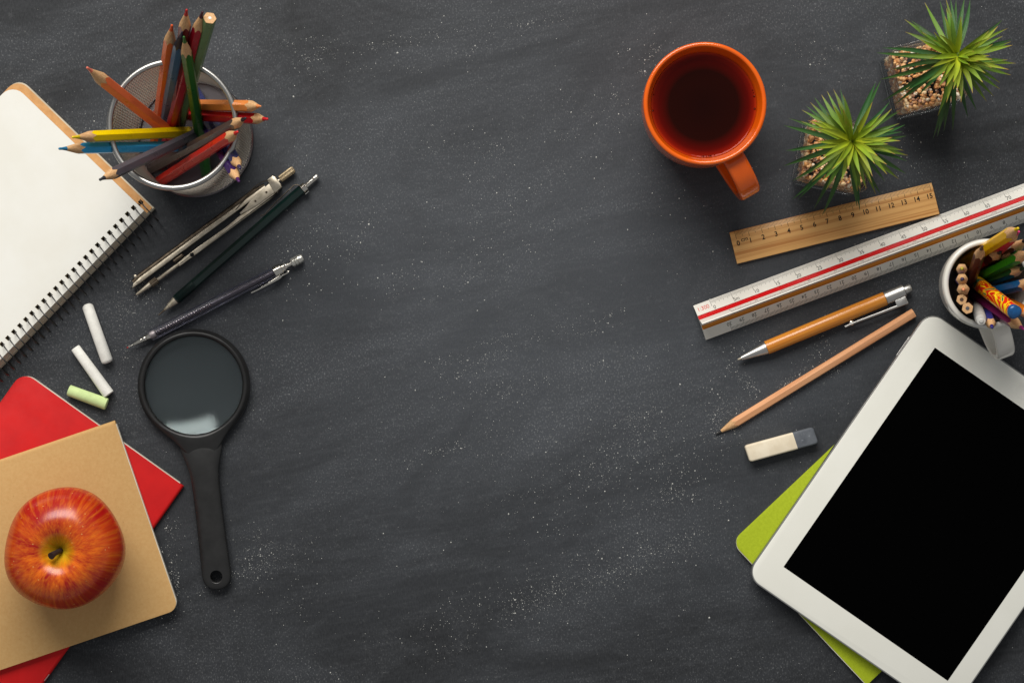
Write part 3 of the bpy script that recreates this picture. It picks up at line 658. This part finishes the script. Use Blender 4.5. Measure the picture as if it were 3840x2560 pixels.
# ---------------------------------------------------------------- rulers
def wooden_ruler():
    z = .32; A = IP(2765, 989, z); B = IP(3523, 802.6, z); d = B-A; ang = math.atan2(d.y, d.x); Ln = d.length; Wd = 2.42
    t = thing('wooden_ruler', 'short wooden ruler marked 0 to 15 cm', 'ruler', (A.x, A.y, 0), ang)
    wm = M('ruler wood', C(218, 166, 98), .5, c2=C(184, 122, 58), ns=2.0, st=(.022, 2.4, 2), lo=.46, hi=.64, c3=C(158, 104, 52), ns3=1.6, st3=(.4, 1.6, 1), lo3=.72, hi3=.84, bump=.15, bs=5, bst=(.1, 3, 1), coat=.08)
    nt = wm.node_tree
    pr = [(0, .0), (0, Wd-.0), (Ln*.5, Wd)]
    mb = MB(); yz = [(0, 0), (Wd, 0), (Wd, .14), (Wd-.35, z-.02), (Wd-.42, z), (.03, z), (0, z-.03)]
    mb.rings([[(x+(-.0), y, q) for y, q in yz] for x in (0, .02, Ln-.02, Ln)]); mb.build('wood_strip', wm, t, 20)
    tk = MB(); nm = MB()
    def surf(x, y):
        zq = z if y < Wd-.42 else (z-(y-(Wd-.42))/.07*.02 if y < Wd-.35 else z-.02-(y-(Wd-.35))/.35*(z-.02-.14))
        return (x, y, zq+.004)
    x0 = .38; 
    for k in range(151):
        x = x0+k*.1; ln = .62 if k % 10 == 0 else (.48 if k % 5 == 0 else .33); hw = .011 if k % 10 else .014
        ys = [Wd-.03, Wd-.35, Wd-.42]; ys = [y for y in ys if y > Wd-ln]+[Wd-ln]
        V = []
        for y in ys: V += [surf(x-hw, y), surf(x+hw, y)]
        tk.add(V, [(2*i, 2*i+1, 2*i+3, 2*i+2) for i in range(len(ys)-1)])
    o = tk.build('centimetre_marks', ink, t, 0, False); o['kind'] = 'stuff'
    for k in range(16):
        V, F = textmesh(str(k), .52, bold=.022); b = MB(); xx = x0+k*.985+(.02 if k else .06)
        b.add([(xx+u*.95, Wd-.96+v, z+.004) for u, v in V], F); b.build('numeral', ink, t, 0, False)
    V, F = textmesh('cm', .46, bold=.012); b = MB(); b.add([(x0+.58+u, Wd-.76+v, z+.004) for u, v in V], F); b.build('unit_letters', ink, t, 0, False)
wooden_ruler()

def scale_ruler():
    A = IP(2599.7, 1146, .1); B = IP(3840, 688.3, .1); d = B-A; ang = math.atan2(d.y, d.x); Wd = 2.74; Ln = 31.6
    t = thing('triangular_scale_ruler', 'long white triangular scale ruler with red and orange stripes', 'ruler', (A.x, A.y, 0), ang)
    wp_ = M('white ruler plastic', C(232, 229, 220), .35, spec=.45, c2=C(226, 222, 211), ns=.4)
    prof = [(0, .08), (.30, .76), (.325, .72), (.40, .86), (.43, 1.2), (.52, 2.2), (.54, 2.22), (.585, 1.25), (.60, .95), (.68, .76), (.705, .8), (1, .1)]
    def pos(x, f, off=.0):
        for i in range(len(prof)-1):
            a, b = prof[i], prof[i+1]
            if f <= b[0] or i == len(prof)-2:
                u = (f-a[0])/(b[0]-a[0]); y = -f*Wd; zq = a[1]+(b[1]-a[1])*u
                n = Vector((b[1]-a[1], (b[0]-a[0])*Wd)); n.normalize()
                return (x, y+n.x*off*1.0, zq+n.y*off)
    def strip(name, f0, f1, mat):
        fs = [f0]+[p[0] for p in prof if f0 < p[0] < f1]+[f1]; mb = MB()
        for a, b in zip(fs[:-1], fs[1:]):
            mb.add([pos(0, a, .002), pos(Ln, a, .002), pos(Ln, b, .002), pos(0, b, .002)], [(0, 1, 2, 3)])
        mb.build(name, mat, t, 0)
    mb = MB(); sec = [(-f*Wd, zq) for f, zq in prof]+[(-Wd+.06, .0), (-Wd*.62, .3), (-Wd*.5, .28), (-Wd*.38, .3), (-.06, 0)]
    mb.rings([[(x, y, zq) for y, zq in sec] for x in (0, Ln)]); mb.build('plastic_body', wp_, t, 20)
    strip('red_stripe', .305, .42, M('red stripe', C(200, 8, 14), .22, coat=.4))
    strip('orange_stripe', .592, .706, M('orange stripe', C(208, 128, 24), .4))
    ta = MB()
    def tick(mbx, x, f0, f1, hw):
        mbx.add([pos(x-hw, f0, .004), pos(x+hw, f0, .004), pos(x+hw, f1, .004), pos(x-hw, f1, .004)], [(0, 1, 2, 3)])
    X0 = 1.28
    n = 0
    k = 0
    while X0+k*.0667*1.25 < Ln-.5:      # fine 1:300 divisions
        x = X0+k*.0837; 
        if x > Ln-.5: break
        tick(ta, x, .012, .185 if k % 20 == 0 else (.135 if k % 4 == 0 else .10), .0085 if k % 20 else .012); k += 1
    XR = 2.08
    for k in range(0, 298):
        x = XR+k*.1
        if x > Ln-.3: break
        tick(ta, x, .992, .855 if k % 10 == 0 else (.88 if k % 5 == 0 else .90), .014)
    for k in range(0, 380):
        x = 2.4+k*.078
        if x > Ln-.3: break
        tick(ta, x, .515, .475 if k % 5 else .46, .010); tick(ta, x, .545, .58, .013)
    o = ta.build('scale_marks', ink, t, 0, False); o['kind'] = 'stuff'
    def txt(st, x, f, size, mat, rot=False, name='numeral', sq=1.0):
        V, F = textmesh(st, size); b = MB(); sg = -1 if rot else 1
        b.add([pos(x+sg*u, f-sg*v*sq/Wd, .005) for u, v in V], F); b.build(name, mat, t, 0, False)
    for k in range(0, 19):
        st = '5m' if k == 1 else str(5*k); txt(st, X0+k*1.674+(.16 if k != 1 else .22), .228 if k else .238, .39, ink)
    txt('1:300', .62, .155, .43, redink, name='scale_title')
    for k in range(0, 30):
        txt(str(30-k), XR+k*.995-.05, .80, .40, ink, True, sq=.9)
    for k in range(0, 14): txt(str(10*k), 2.35+k*2.1, .447, .26, ink, sq=.3)
scale_ruler()

# ---------------------------------------------------------------- pens and pencils on the table
def bamboo_pen():
    A, ang, Ln = axis(2765, 1349, 3416, 1079, .55)
    t = thing('bamboo_pen', 'bamboo ballpoint pen with silver tip, clip and button', 'pen', (A.x, A.y, .52), ang)
    u = lambda p: p/50*Ln/14.09
    bm_ = M('bamboo', C(212, 138, 46), .3, coat=.3, c2=C(184, 106, 26), ns=2.6, st=(.05, 2.6, 2.6), lo=.38, hi=.7, bump=.12, bs=5, bst=(.06, 3, 3))
    MB().lathe([(0, 0), (.02, .04), (.06, .06), (u(15), .11)], 20).build('ball_tip', brass, t, 50)
    MB().lathe([(u(15), .11), (u(16), .16), (u(60), .31), (u(117), .495)], 36).build('metal_cone', satin, t, 40)
    MB().lathe([(u(117)+.01, .47), (u(117)+.03, .515), (u(360), .53), (u(599), .52), (u(600)+.0, .47)], 40).build('bamboo_barrel', bm_, t, 30)
    MB().lathe([(u(601), .5), (u(650), .51), (u(676), .5), (u(679), .44), (u(680), .3)], 36).build('metal_collar', satin, t, 40)
    MB().lathe([(u(678), .34), (u(701), .34), (u(705), .29), (u(705), 0)], 28).build('push_button', satin, t, 40)
    c = MB(); c.prism(roundpoly([(u(628), -.4), (u(628), -.92), (u(672), -.97), (u(672), -.4)], [.08, .05, .1, .05]), .02, .3, .04)
    path = catmull([(u(672), -.90, .2), (u(560), -.84, .24), (u(470), -.78, .22), (u(420), -.80, .12)], 6)
    c.sweep(path, rrect(.2, .16, .05), bn=(0, 0, 1), scale=lambda s: (1-.35*s, 1)); c.build('clip', satin, t, 40)
    MB().lathe([(-.02, .2), (.05, .16), (.07, .0)], 14, 'z', (u(448), -.70, .18)).build('clip_pip', chrome, t, 60)
bamboo_pen()
pencil('wooden_pencil', 'natural unpainted wooden pencil lying between the pen and the eraser', (2683, 1629), (3427, 1173), .1, .36,
       M('bare cedar', C(222, 164, 118), .4, coat=.15, c2=C(204, 140, 94), ns=2, st=(.08, 2.4, 2.4), c3=C(120, 76, 50), ns3=3, lo3=.74, hi3=.8, bump=.15, bs=5, bst=(.1, 3, 3)),
       lead('graphite point', C(50, 48, 48)), a=.34, cone=1.55, blunt=.04, roll=R(12), lr=.11)
def eraser():
    P = [(2798, 1674), (3048, 1601), (3071, 1662), (2813, 1732)]
    A = IP(2813, 1732, .9); B = IP(3069.5, 1662, .9); d = B-A; ang = math.atan2(d.y, d.x); L_ = d.length; W = 1.28
    t = thing('eraser', 'two tone eraser with a cream half and a slate grey half', 'eraser', (A.x, A.y, 0), ang)
    wm = M('cream rubber', C(232, 220, 196), .75, spec=.3, c2=C(220, 206, 180), ns=1, bump=.2, bs=4)
    gm = M('slate rubber', C(104, 108, 114), .8, spec=.25, c2=C(84, 88, 94), ns=1.2, lo=.3, c3=C(130, 134, 140), ns3=5, lo3=.6, bump=.35, bs=5)
    sp = L_*.70
    sec = [tuple(p) for p in roundpoly([(0, 0), (W, 0), (W, .9), (0, .9)], .14, 4)]
    def blk(xs, nm, m):
        rg = []
        for x, k in xs: rg.append([(x-.06*(y/W), W/2+(y-W/2)*k, .45+(q-.45)*k) for y, q in sec])
        MB().rings(rg).build(nm, m, t, 50)
    blk([(0, .80), (.03, .88), (.09, .95), (.2, 1), (sp, 1)], 'cream_half', wm); blk([(sp+.001, 1), (L_-.2, 1), (L_-.09, .95), (L_-.03, .88), (L_, .8)], 'grey_half', gm)
eraser()
def chalk(label, a, b, r0, r1, flat0, flat1, c):
    A, ang, Ln = axis(*a, *b, .45)
    m = M('chalk', c, .9, spec=.1, c2=tuple(x*.9 for x in c[:3])+(1,), ns=2, c3=tuple(x*.78 for x in c[:3])+(1,), ns3=6, lo3=.6, hi3=.75, bump=.5, bs=5, sss=0)
    pr = [(0, 0)]
    pr += [(.03, r0*.9), (.07, r0)] if flat0 else [(.02, r0*.45), (.1, r0*.8), (.25, r0)]
    pr += [(Ln*.5, (r0+r1)/2)]
    pr += [(Ln-.06, r1), (Ln-.02, r1*.88), (Ln, 0)] if flat1 else [(Ln-.22, r1), (Ln-.09, r1*.85), (Ln-.02, r1*.5), (Ln, 0)]
    rnd = random.Random(int(a[0])); ph = [rnd.random()*6 for _ in range(3)]
    o = MB().lathe(pr, 32, fr=lambda th, x: 1+.012*math.sin(3*th+ph[0]+x)+.008*math.sin(5*th+ph[1]+x*3)).build('chalk_stick', m, None, 50)
    o.location = Vector((A.x, A.y, max(r0, r1)-.01))*S; o.rotation_euler = (0, 0, ang); tag(o, label, 'chalk', 'chalk sticks by the red notebook'); return o
chalk('upper white chalk stick with rounded ends, nearest the sketchbook spiral', (325, 1139), (404, 1361), .42, .44, False, False, C(240, 238, 230))
chalk('white chalk stick with flat ends, touching the green chalk', (281, 1302), (409, 1480), .36, .44, True, True, C(238, 236, 228))
chalk('short pale green chalk stick above the red notebook', (256, 1462), (402, 1515), .42, .45, True, True, C(206, 226, 160))

# ---------------------------------------------------------------- compass
def compass():
    A, ang, Ln = axis(483.8, 1087.4, 1098.6, 632.5, .5)
    t = thing('drawing_compass', 'closed metal drawing compass with a knurled handle', 'compass', (A.x, A.y, 0), ang)
    c = lambda p: p/50
    mb = MB(); pl = lambda L_: [(c(x), c(y)) for x, y in L_]
    # needle leg: bright flat face plus tarnished rounded flank
    mb.prism(pl([(14, -2), (60, -3), (640, -3), (640, 12), (360, 14), (60, 14), (28, 10)]), .2, .62, .05).build('needle_leg', brass, t, 30)
    f = MB(); f.sweep([(c(30), c(14), .38), (c(60), c(19), .4), (c(600), c(19), .4), (c(640), c(12), .4)], circ(.2, 12, .17)); f.build('leg_flank', darkbrass, t, 60)
    MB().lathe([(0, 0), (c(18), .045), (c(30), .06)], 10, 'x', (0, 0, .4)).build('needle', darkbrass, t, 60)
    MB().lathe([(.3, .14), (.58, .14), (.62, .1), (.62, 0)], 16, 'z', (c(50), c(27), 0)).build('needle_screw', brass, t, 50)
    MB().prism(roundpoly(pl([(38, 1), (62, 1), (62, 9), (38, 9)]), .04), .6, .66, .015).build('needle_clamp', brass, t, 40)
    # pencil leg
    l = MB(); l.prism(roundpoly(pl([(205, -41), (300, -42), (620, -42), (664, -38), (676, -26), (655, -16), (560, -20), (430, -27), (300, -24), (205, -27)]), [0, 0, .1, .2, .2, .1, 0, 0, 0, .05], 3), .2, .56, .04); lo = l.build('pencil_leg', brass, t, 30)
    cu = MB().lathe([(0, .16), (1.2, .16)], 20, 'z', (c(268), c(-34), 0)).build('cutter', brass, t, 0); cut(lo, cu)
    MB().box(c(214), c(262), c(-35.3), c(-33.8), .4, .568).build('clamp_slot', black_hole, t, 0)
    MB().lathe([(c(105), .1), (c(107), .13), (c(208), .14)], 20, 'x', (0, c(-32), .36)).build('holder_rod', brass, t, 40)
    mk = MB(); mk.lathe([(c(76), .16), (c(78), .25), (c(106), .26), (c(108), .18)], 26, 'x', (0, c(-31), .36), fr=lambda th, a: 1+.05*math.cos(13*th)); mk.build('knurled_sleeve', darkbrass, t, 20)
    MB().lathe([(c(10), .06), (c(14), .09), (c(60), .17), (c(77), .2)], 22, 'x', (0, c(-29.5), .36)).build('lead_cone', brass, t, 40)
    MB().lathe([(c(-2), 0), (c(4), .04), (c(13), .05)], 8, 'x', (0, c(-28), .36)).build('lead_point', M('graphite', C(50, 50, 52), .4), t, 60)
    MB().lathe([(c(196), .07), (c(200), .15), (c(238), .15), (c(242), .08)], 18, 'x', (0, c(-14), .5)).build('clamp_screw', darkbrass, t, 40)
    # head plates
    MB().prism(roundpoly(pl([(497, -21), (520, -24), (560, -29), (592, -31), (680, -31), (680, 8), (610, 5), (570, 1), (540, -10), (505, -14)]), [.1, .1, .2, .1, 0, 0, .2, .2, .2, .1], 3), .565, .68, .03).build('hinge_plate', brass, t, 40)
    for x, y in ((578, -15), (631, -13)):
        MB().lathe([(.67, .085), (.70, .085), (.70, 0)], 14, 'z', (c(x), c(y), 0)).build('rivet', darkbrass, t, 30)
    MB().prism(roundpoly(pl([(655, -34), (688, -32), (692, -20), (692, 14), (686, 24), (660, 22)]), .06, 3), .14, .78, .06).build('head_block', brass, t, 40)
    MB().sweep([(c(x), c(y), z) for x, y, z in ((500, 4, .66), (540, 12, .7), (575, 24, .7), (605, 30, .68), (640, 28, .7), (668, 16, .76))], circ(.035, 6)).build('spring_wire', darkbrass, t, 60)
    MB().lathe([(c(690), .13), (c(694), .1), (c(700), .1), (c(702), .14)], 18, 'x', (0, c(-4), .45)).build('handle_neck', brass, t, 40)
    mk = MB(); mk.lathe([(c(700), .2), (c(702), .26), (c(760), .265), (c(765), .2), (c(765), 0)], 48, 'x', (0, c(-3), .45), fr=lambda th, a: 1+.035*math.cos(24*th)); mk.build('knurled_handle', M('knurled nickel', C(176, 158, 128), .42, 1.0, bump=.4, bs=4, bst=(.2, 5, 5)), t, 25)
compass()

def green_mp():
    A, ang, Ln = axis(594, 1181.7, 1189.5, 661, .42)
    t = thing('clutch_pencil', 'dark green mechanical pencil with metal tip and button', 'mechanical pencil', (A.x, A.y, .42), ang)
    c = lambda p: p/50
    gm = M('dark green lacquer', C(10, 34, 30), .3, coat=.3, c2=C(8, 26, 24), ns=.6)
    MB().lathe([(0, 0), (.02, .04), (c(34), .07)], 12).build('lead_sleeve', darkbrass, t, 50)
    MB().lathe([(c(30), .085), (c(32), .11), (c(50), .15), (c(52), .2), (c(86), .31)], 28).build('metal_cone', brass, t, 40)
    MB().lathe([(c(86), .31), (c(90), .355), (c(176), .37)], 28, fr=lambda th, a: 1).build('grip', gm, t, 30)
    for k in range(26):
        MB().lathe([(c(92+k*3.2), .362), (c(93+k*3.2), .40), (c(94.4+k*3.2), .362)], 20).build('grip_ridge', gm, t, 20)
    MB().lathe([(c(176), .35), (c(178), .37), (c(712), .38), (c(714), .34)], 6, a0=R(12)).build('hexagonal_barrel', gm, t, 20)
    MB().lathe([(c(714), .3), (c(715), .36), (c(733), .355), (c(735), .3)], 28).build('end_collar', chrome, t, 40)
    MB().lathe([(c(734), .2), (c(750), .2), (c(768), .195), (c(769), .215), (c(772), .215), (c(773), .195), (c(776), .215), (c(779), .195), (c(788), .205), (c(791), .17), (c(791), 0)], 24).build('push_button', chrome, t, 40)
    k = MB(); k.sweep([(c(716), .32, .1), (c(712), .52, .1), (c(700), .62, .12), (c(610), .56, .12), (c(548), .42, .1), (c(532), .55, .1)], rrect(.05, .26, .02, 2), bn=(0, 0, 1)); k.build('clip', darkbrass, t, 40)
    MB().box(c(712), c(730), -.48, -.42, -.05, .2).build('clip_tab', chrome, t, 30)
green_mp()
def clear_mp():
    A, ang, Ln = axis(475, 1304.5, 1134, 966, .46)
    t = thing('clear_mechanical_pencil', 'see through violet tinted mechanical pencil with a red point', 'mechanical pencil', (A.x, A.y, .46), ang)
    c = lambda p: p/50
    MB().lathe([(0, 0), (.04, .045), (c(8), .05)], 10).build('red_lead', M('red lead', C(176, 24, 24), .5), t, 50)
    MB().lathe([(c(7), .055), (c(28), .06), (c(30), .1), (c(60), .17), (c(62), .21), (c(66), .21), (c(68), .18), (c(74), .2), (c(76), .24), (c(82), .24), (c(84), .2), (c(100), .26)], 22).build('metal_point', chrome, t, 30)
    pr = [(c(98), .34), (c(100), .40)]
    for k in range(34): pr += [(c(102+k*7.6), .435), (c(106+k*7.6), .435), (c(107+k*7.6), .42), (c(109+k*7.6), .42)]
    pr += [(c(366), .42), (c(624), .41)]
    inn = [(c(624), .37), (c(100), .37)]
    mb = MB(); rg = [[(a, r*math.cos(2*math.pi*k/32), r*math.sin(2*math.pi*k/32)) for k in range(32)] for a, r in pr+inn+[pr[0]]]
    mb.rings(rg, True, False, False); mb.build('clear_barrel', smoke, t, 30)
    MB().lathe([(c(100), .17), (c(130), .2), (c(620), .2)], 20).build('lead_tube', M('dark inner tube', C(92, 86, 84), .3, .4, coat=.3), t, 40)
    sp = []
    for k in range(22*10+1):
        a = 2*math.pi*k/10; sp.append((c(125)+c(235)*k/220, .27*math.cos(a), .27*math.sin(a)))
    MB().sweep(sp, circ(.028, 4), bn=(1, 0, 0)).build('coil_spring', chrome, t, 60)
    MB().lathe([(c(100), .3), (c(106), .33), (c(118), .33), (c(122), .28)], 20).build('clutch_ring', brass, t, 40)
    MB().lathe([(c(620), .40), (c(622), .44), (c(652), .43), (c(654), .34), (c(664), .34), (c(666), .3), (c(672), .26)], 32).build('end_collar', chrome, t, 30)
    MB().lathe([(c(670), .17), (c(694), .17)], 18).build('button_stem', chrome, t, 30)
    MB().lathe([(c(692), .2), (c(694), .33), (c(700), .36), (c(706), .35), (c(708), .31), (c(710), .35), (c(718), .36), (c(720), .31), (c(722), .35), (c(734), .33), (c(741), .26), (c(743), .0)], 30).build('ribbed_button', M('clear grey button', C(200, 198, 190), .15, .75), t, 30)
    path = catmull([(c(664), -.40, .1), (c(668), -.50, .12), (c(640), -.52, .16), (c(590), -.58, .2), (c(545), -.62, .18), (c(509), -.60, .1)], 6)
    MB().sweep(path, rrect(.1, .05, .02, 2), bn=(0, 0, 1), scale=lambda s: (1+1.3*math.sin(min(1, s*1.15)*math.pi)**2*(s > .4), 1)).build('clip', chrome, t, 40)
clear_mp()

# ---------------------------------------------------------------- magnifier
def magnifier():
    c0 = IP(726, 1444, .8); hd = math.atan2(-1100, 132)
    t = thing('magnifying_glass', 'black plastic magnifying glass with a round lens', 'magnifying glass', (c0.x, c0.y, 0), hd)
    Rr, Ri = 4.22, 3.66; n = 120; L_ = []
    for k in range(n):
        th = 2*math.pi*k/n; d = (th+math.pi) % (2*math.pi)-math.pi
        bump = math.exp(-(d/.34)**2); ro = Rr+1.5*bump
        sec = [(Ri+.02, .25), (Ri, .45), (Ri, .86-.1*bump), (Ri+.1, .98), (Ri+.22+.1*bump, 1.04), (Ri+.34+.5*bump, .98-.12*bump), (ro-.2, .92-.08*bump), (ro-.05, .8), (ro, .55), (ro-.08, .2), (ro-.25, .08)]
        L_.append([(r*math.cos(th), r*math.sin(th), z) for r, z in sec])
    L_.append(L_[0])
    mb = MB(); mb.rings(L_, True, False, False); mb.build('lens_frame', black_rub, t, 60)
    # handle
    st = [(4.35, 1.55, .28), (4.9, 1.52, .36), (5.5, 1.36, .42), (6.2, 1.18, .46), (7.1, 1.06, .5), (8.5, 1.03, .52), (11, 1.05, .52), (13, 1.08, .5), (14.2, 1.09, .46), (14.8, .98, .42), (15.15, .72, .36), (15.32, .36, .26), (15.38, .05, .1)]
    P = catmull(st, 4); rg = []
    for p in P:
        x, hw, hh = p.x, max(.02, p.y), max(.05, p.z)
        sec = []
        for k in range(28):
            a = 2*math.pi*k/28; ca, sa = math.cos(a), math.sin(a); e = .62
            sec.append((x, hw*math.copysign(abs(ca)**e, ca), .52+hh*math.copysign(abs(sa)**e, sa)))
        rg.append(sec)
    h = MB(); h.rings(rg); ho = h.build('handle', black_rub, t, 60)
    cu = MB().lathe([(-.5, .46), (1.5, .46)], 32, 'z', (14.35, 0, 0)).build('cutter', black_rub, t, 0); cut(ho, cu)
    MB().lathe([(.15, .46), (.88, .45), (.93, .48), (.95, .53), (.90, .58), (.2, .56), (.15, .46)], 32, 'z', (14.35, 0, 0)).build('hanging_eyelet', black_rub, t, 60)
    # seam groove line between frame and grip
    sm = [(5.0+1.9*s, 1.25-2.0*s, .0) for s in [k/12 for k in range(13)]]
    # lens
    Rl = Ri+.005
    def cap(sag, z, sg, ks):
        Rs = (Rl**2+sag**2)/(2*sag); return [(z+sg*(math.sqrt(Rs**2-(Rl*k/24)**2)-(Rs-sag)), Rl*k/24) for k in ks]
    up = cap(.34, .64, 1, range(25)); dn = cap(.34, .55, -1, range(24, -1, -1))
    MB().lathe(up+dn, 96, 'z').build('lens', lensglass, t, 40)
magnifier()

# ---------------------------------------------------------------- apple
def apple():
    zb = 1.03; c = IP(241, 2056, zb+4.1)
    t = thing('apple', 'red and orange streaked apple standing on the kraft notebook', 'apple', (c.x, c.y, zb))
    prof = [(.55, 0), (.35, .5), (.05, 1.2), (0.0, 1.9), (.35, 2.75), (1.4, 3.65), (2.8, 4.22), (4.1, 4.4), (5.3, 4.22), (6.4, 3.65), (7.15, 2.8), (7.4, 2.0), (7.2, 1.3), (6.7, .75), (6.15, .38), (5.8, .12), (5.75, 0)]
    pr = [(p.x, max(0, p.y)) for p in catmull([(z, r, 0) for z, r in prof], 5)]
    def fr(th, z):
        k = min(1, max(.2, z/6)); return 1+.012*math.cos(5*th+.6)+.030*k*math.cos(2*th-2.2)+.018*math.cos(3*th+1.2)
    m = bpy.data.materials.new('apple skin'); m.use_nodes = True; nt = m.node_tree; N = nt.nodes; L = nt.links; b = N['Principled BSDF']
    b.inputs['Roughness'].default_value = .27; b.inputs['Specular IOR Level'].default_value = .5
    tc = N.new('ShaderNodeTexCoord'); sx = N.new('ShaderNodeSeparateXYZ'); L.new(tc.outputs['Object'], sx.inputs[0])
    xy = N.new('ShaderNodeCombineXYZ'); L.new(sx.outputs[0], xy.inputs[0]); L.new(sx.outputs[1], xy.inputs[1])
    nm = N.new('ShaderNodeVectorMath'); nm.operation = 'NORMALIZE'; L.new(xy.outputs[0], nm.inputs[0])
    ln = N.new('ShaderNodeVectorMath'); ln.operation = 'LENGTH'; L.new(xy.outputs[0], ln.inputs[0])
    def streak(k, kr, det, a, z):
        s1 = N.new('ShaderNodeVectorMath'); s1.operation = 'SCALE'; s1.inputs['Scale'].default_value = k; L.new(nm.outputs[0], s1.inputs[0])
        zz_ = N.new('ShaderNodeMath'); zz_.operation = 'MULTIPLY'; zz_.inputs[1].default_value = kr; L.new(ln.outputs['Value'], zz_.inputs[0])
        z2 = N.new('ShaderNodeMath'); z2.operation = 'MULTIPLY_ADD'; z2.inputs[1].default_value = kr*.5; L.new(sx.outputs[2], z2.inputs[0]); L.new(zz_.outputs[0], z2.inputs[2])
        cz = N.new('ShaderNodeCombineXYZ'); L.new(z2.outputs[0], cz.inputs[2])
        ad = N.new('ShaderNodeVectorMath'); ad.operation = 'ADD'; L.new(s1.outputs[0], ad.inputs[0]); L.new(cz.outputs[0], ad.inputs[1])
        n = N.new('ShaderNodeTexNoise'); n.inputs['Scale'].default_value = 1; n.inputs['Detail'].default_value = det; n.inputs['Roughness'].default_value = .65; L.new(ad.outputs[0], n.inputs[0])
        q = N.new('ShaderNodeMapRange'); q.inputs[1].default_value = a; q.inputs[2].default_value = z; L.new(n.outputs[0], q.inputs[0]); return q.outputs[0]
    def mix(f, a, c_):
        q = N.new('ShaderNodeMix'); q.data_type = 'RGBA'; L.new(f, q.inputs[0])
        for s_, v in ((6, a), (7, c_)):
            if isinstance(v, tuple): q.inputs[s_].default_value = v
            else: L.new(v, q.inputs[s_])
        return q.outputs[2]
    def mth(op, a, c_):
        q = N.new('ShaderNodeMath'); q.operation = op; q.use_clamp = True
        for s_, v in ((0, a), (1, c_)):
            if isinstance(v, float): q.inputs[s_].default_value = v
            else: L.new(v, q.inputs[s_])
        return q.outputs[0]
    # blush side: orange towards +x -y, red elsewhere
    dp = N.new('ShaderNodeVectorMath'); dp.operation = 'DOT_PRODUCT'; dp.inputs[1].default_value = (.15, -.7, .35); L.new(tc.outputs['Object'], dp.inputs[0])
    blush = N.new('ShaderNodeMapRange'); blush.inputs[1].default_value = -.018; blush.inputs[2].default_value = .036; L.new(dp.outputs['Value'], blush.inputs[0])
    big = streak(2.4, 55, 4, .36, .62)
    side = mth('MULTIPLY', mth('ADD', blush.outputs[0], .12), big)
    base = mix(side, C(156, 10, 6), C(226, 104, 10))
    rim = N.new('ShaderNodeMapRange'); rim.inputs[1].default_value = .026; rim.inputs[2].default_value = .044; L.new(ln.outputs['Value'], rim.inputs[0])
    base = mix(mth('MULTIPLY', rim.outputs[0], .8), base, C(176, 18, 16))
    s1 = streak(14, 210, 7, .46, .74); base = mix(mth('MULTIPLY', s1, .55), base, C(232, 134, 20))
    s2 = streak(20, 260, 6, .46, .72); base = mix(mth('MULTIPLY', s2, .6), base, C(150, 10, 6))
    inr = N.new('ShaderNodeMapRange'); inr.inputs[1].default_value = .0145; inr.inputs[2].default_value = .004; L.new(ln.outputs['Value'], inr.inputs[0])
    ir = mth('MULTIPLY', inr.outputs[0], mth('ADD', streak(9, 60, 3, .3, .6), .35)); base = mix(ir, base, C(206, 172, 34))
    vo = N.new('ShaderNodeTexVoronoi'); vo.inputs['Scale'].default_value = 210; L.new(tc.outputs['Object'], vo.inputs['Vector'])
    dt = N.new('ShaderNodeMapRange'); dt.inputs[1].default_value = .11; dt.inputs[2].default_value = .06; L.new(vo.outputs['Distance'], dt.inputs[0])
    base = mix(mth('MULTIPLY', dt.outputs[0], .5), base, C(240, 200, 120)); L.new(base, b.inputs['Base Color'])
    MB().lathe(pr, 96, 'z', fr=fr).build('fruit', m, t, 80)
    st = M('apple stem', C(44, 22, 18), .8, c2=C(34, 20, 18), ns=4, bump=1, bs=4)
    pth = catmull([(.05, .0, 5.6), (.0, -.02, 6.4), (-.2, -.12, 7.0), (-.4, -.28, 7.4)], 6)
    MB().sweep(pth, circ(.19, 10), bn=(0, 1, 0), scale=lambda s: (1+.5*max(0, s-.6)*2.2,)*2).build('stem', st, t, 50)
apple()
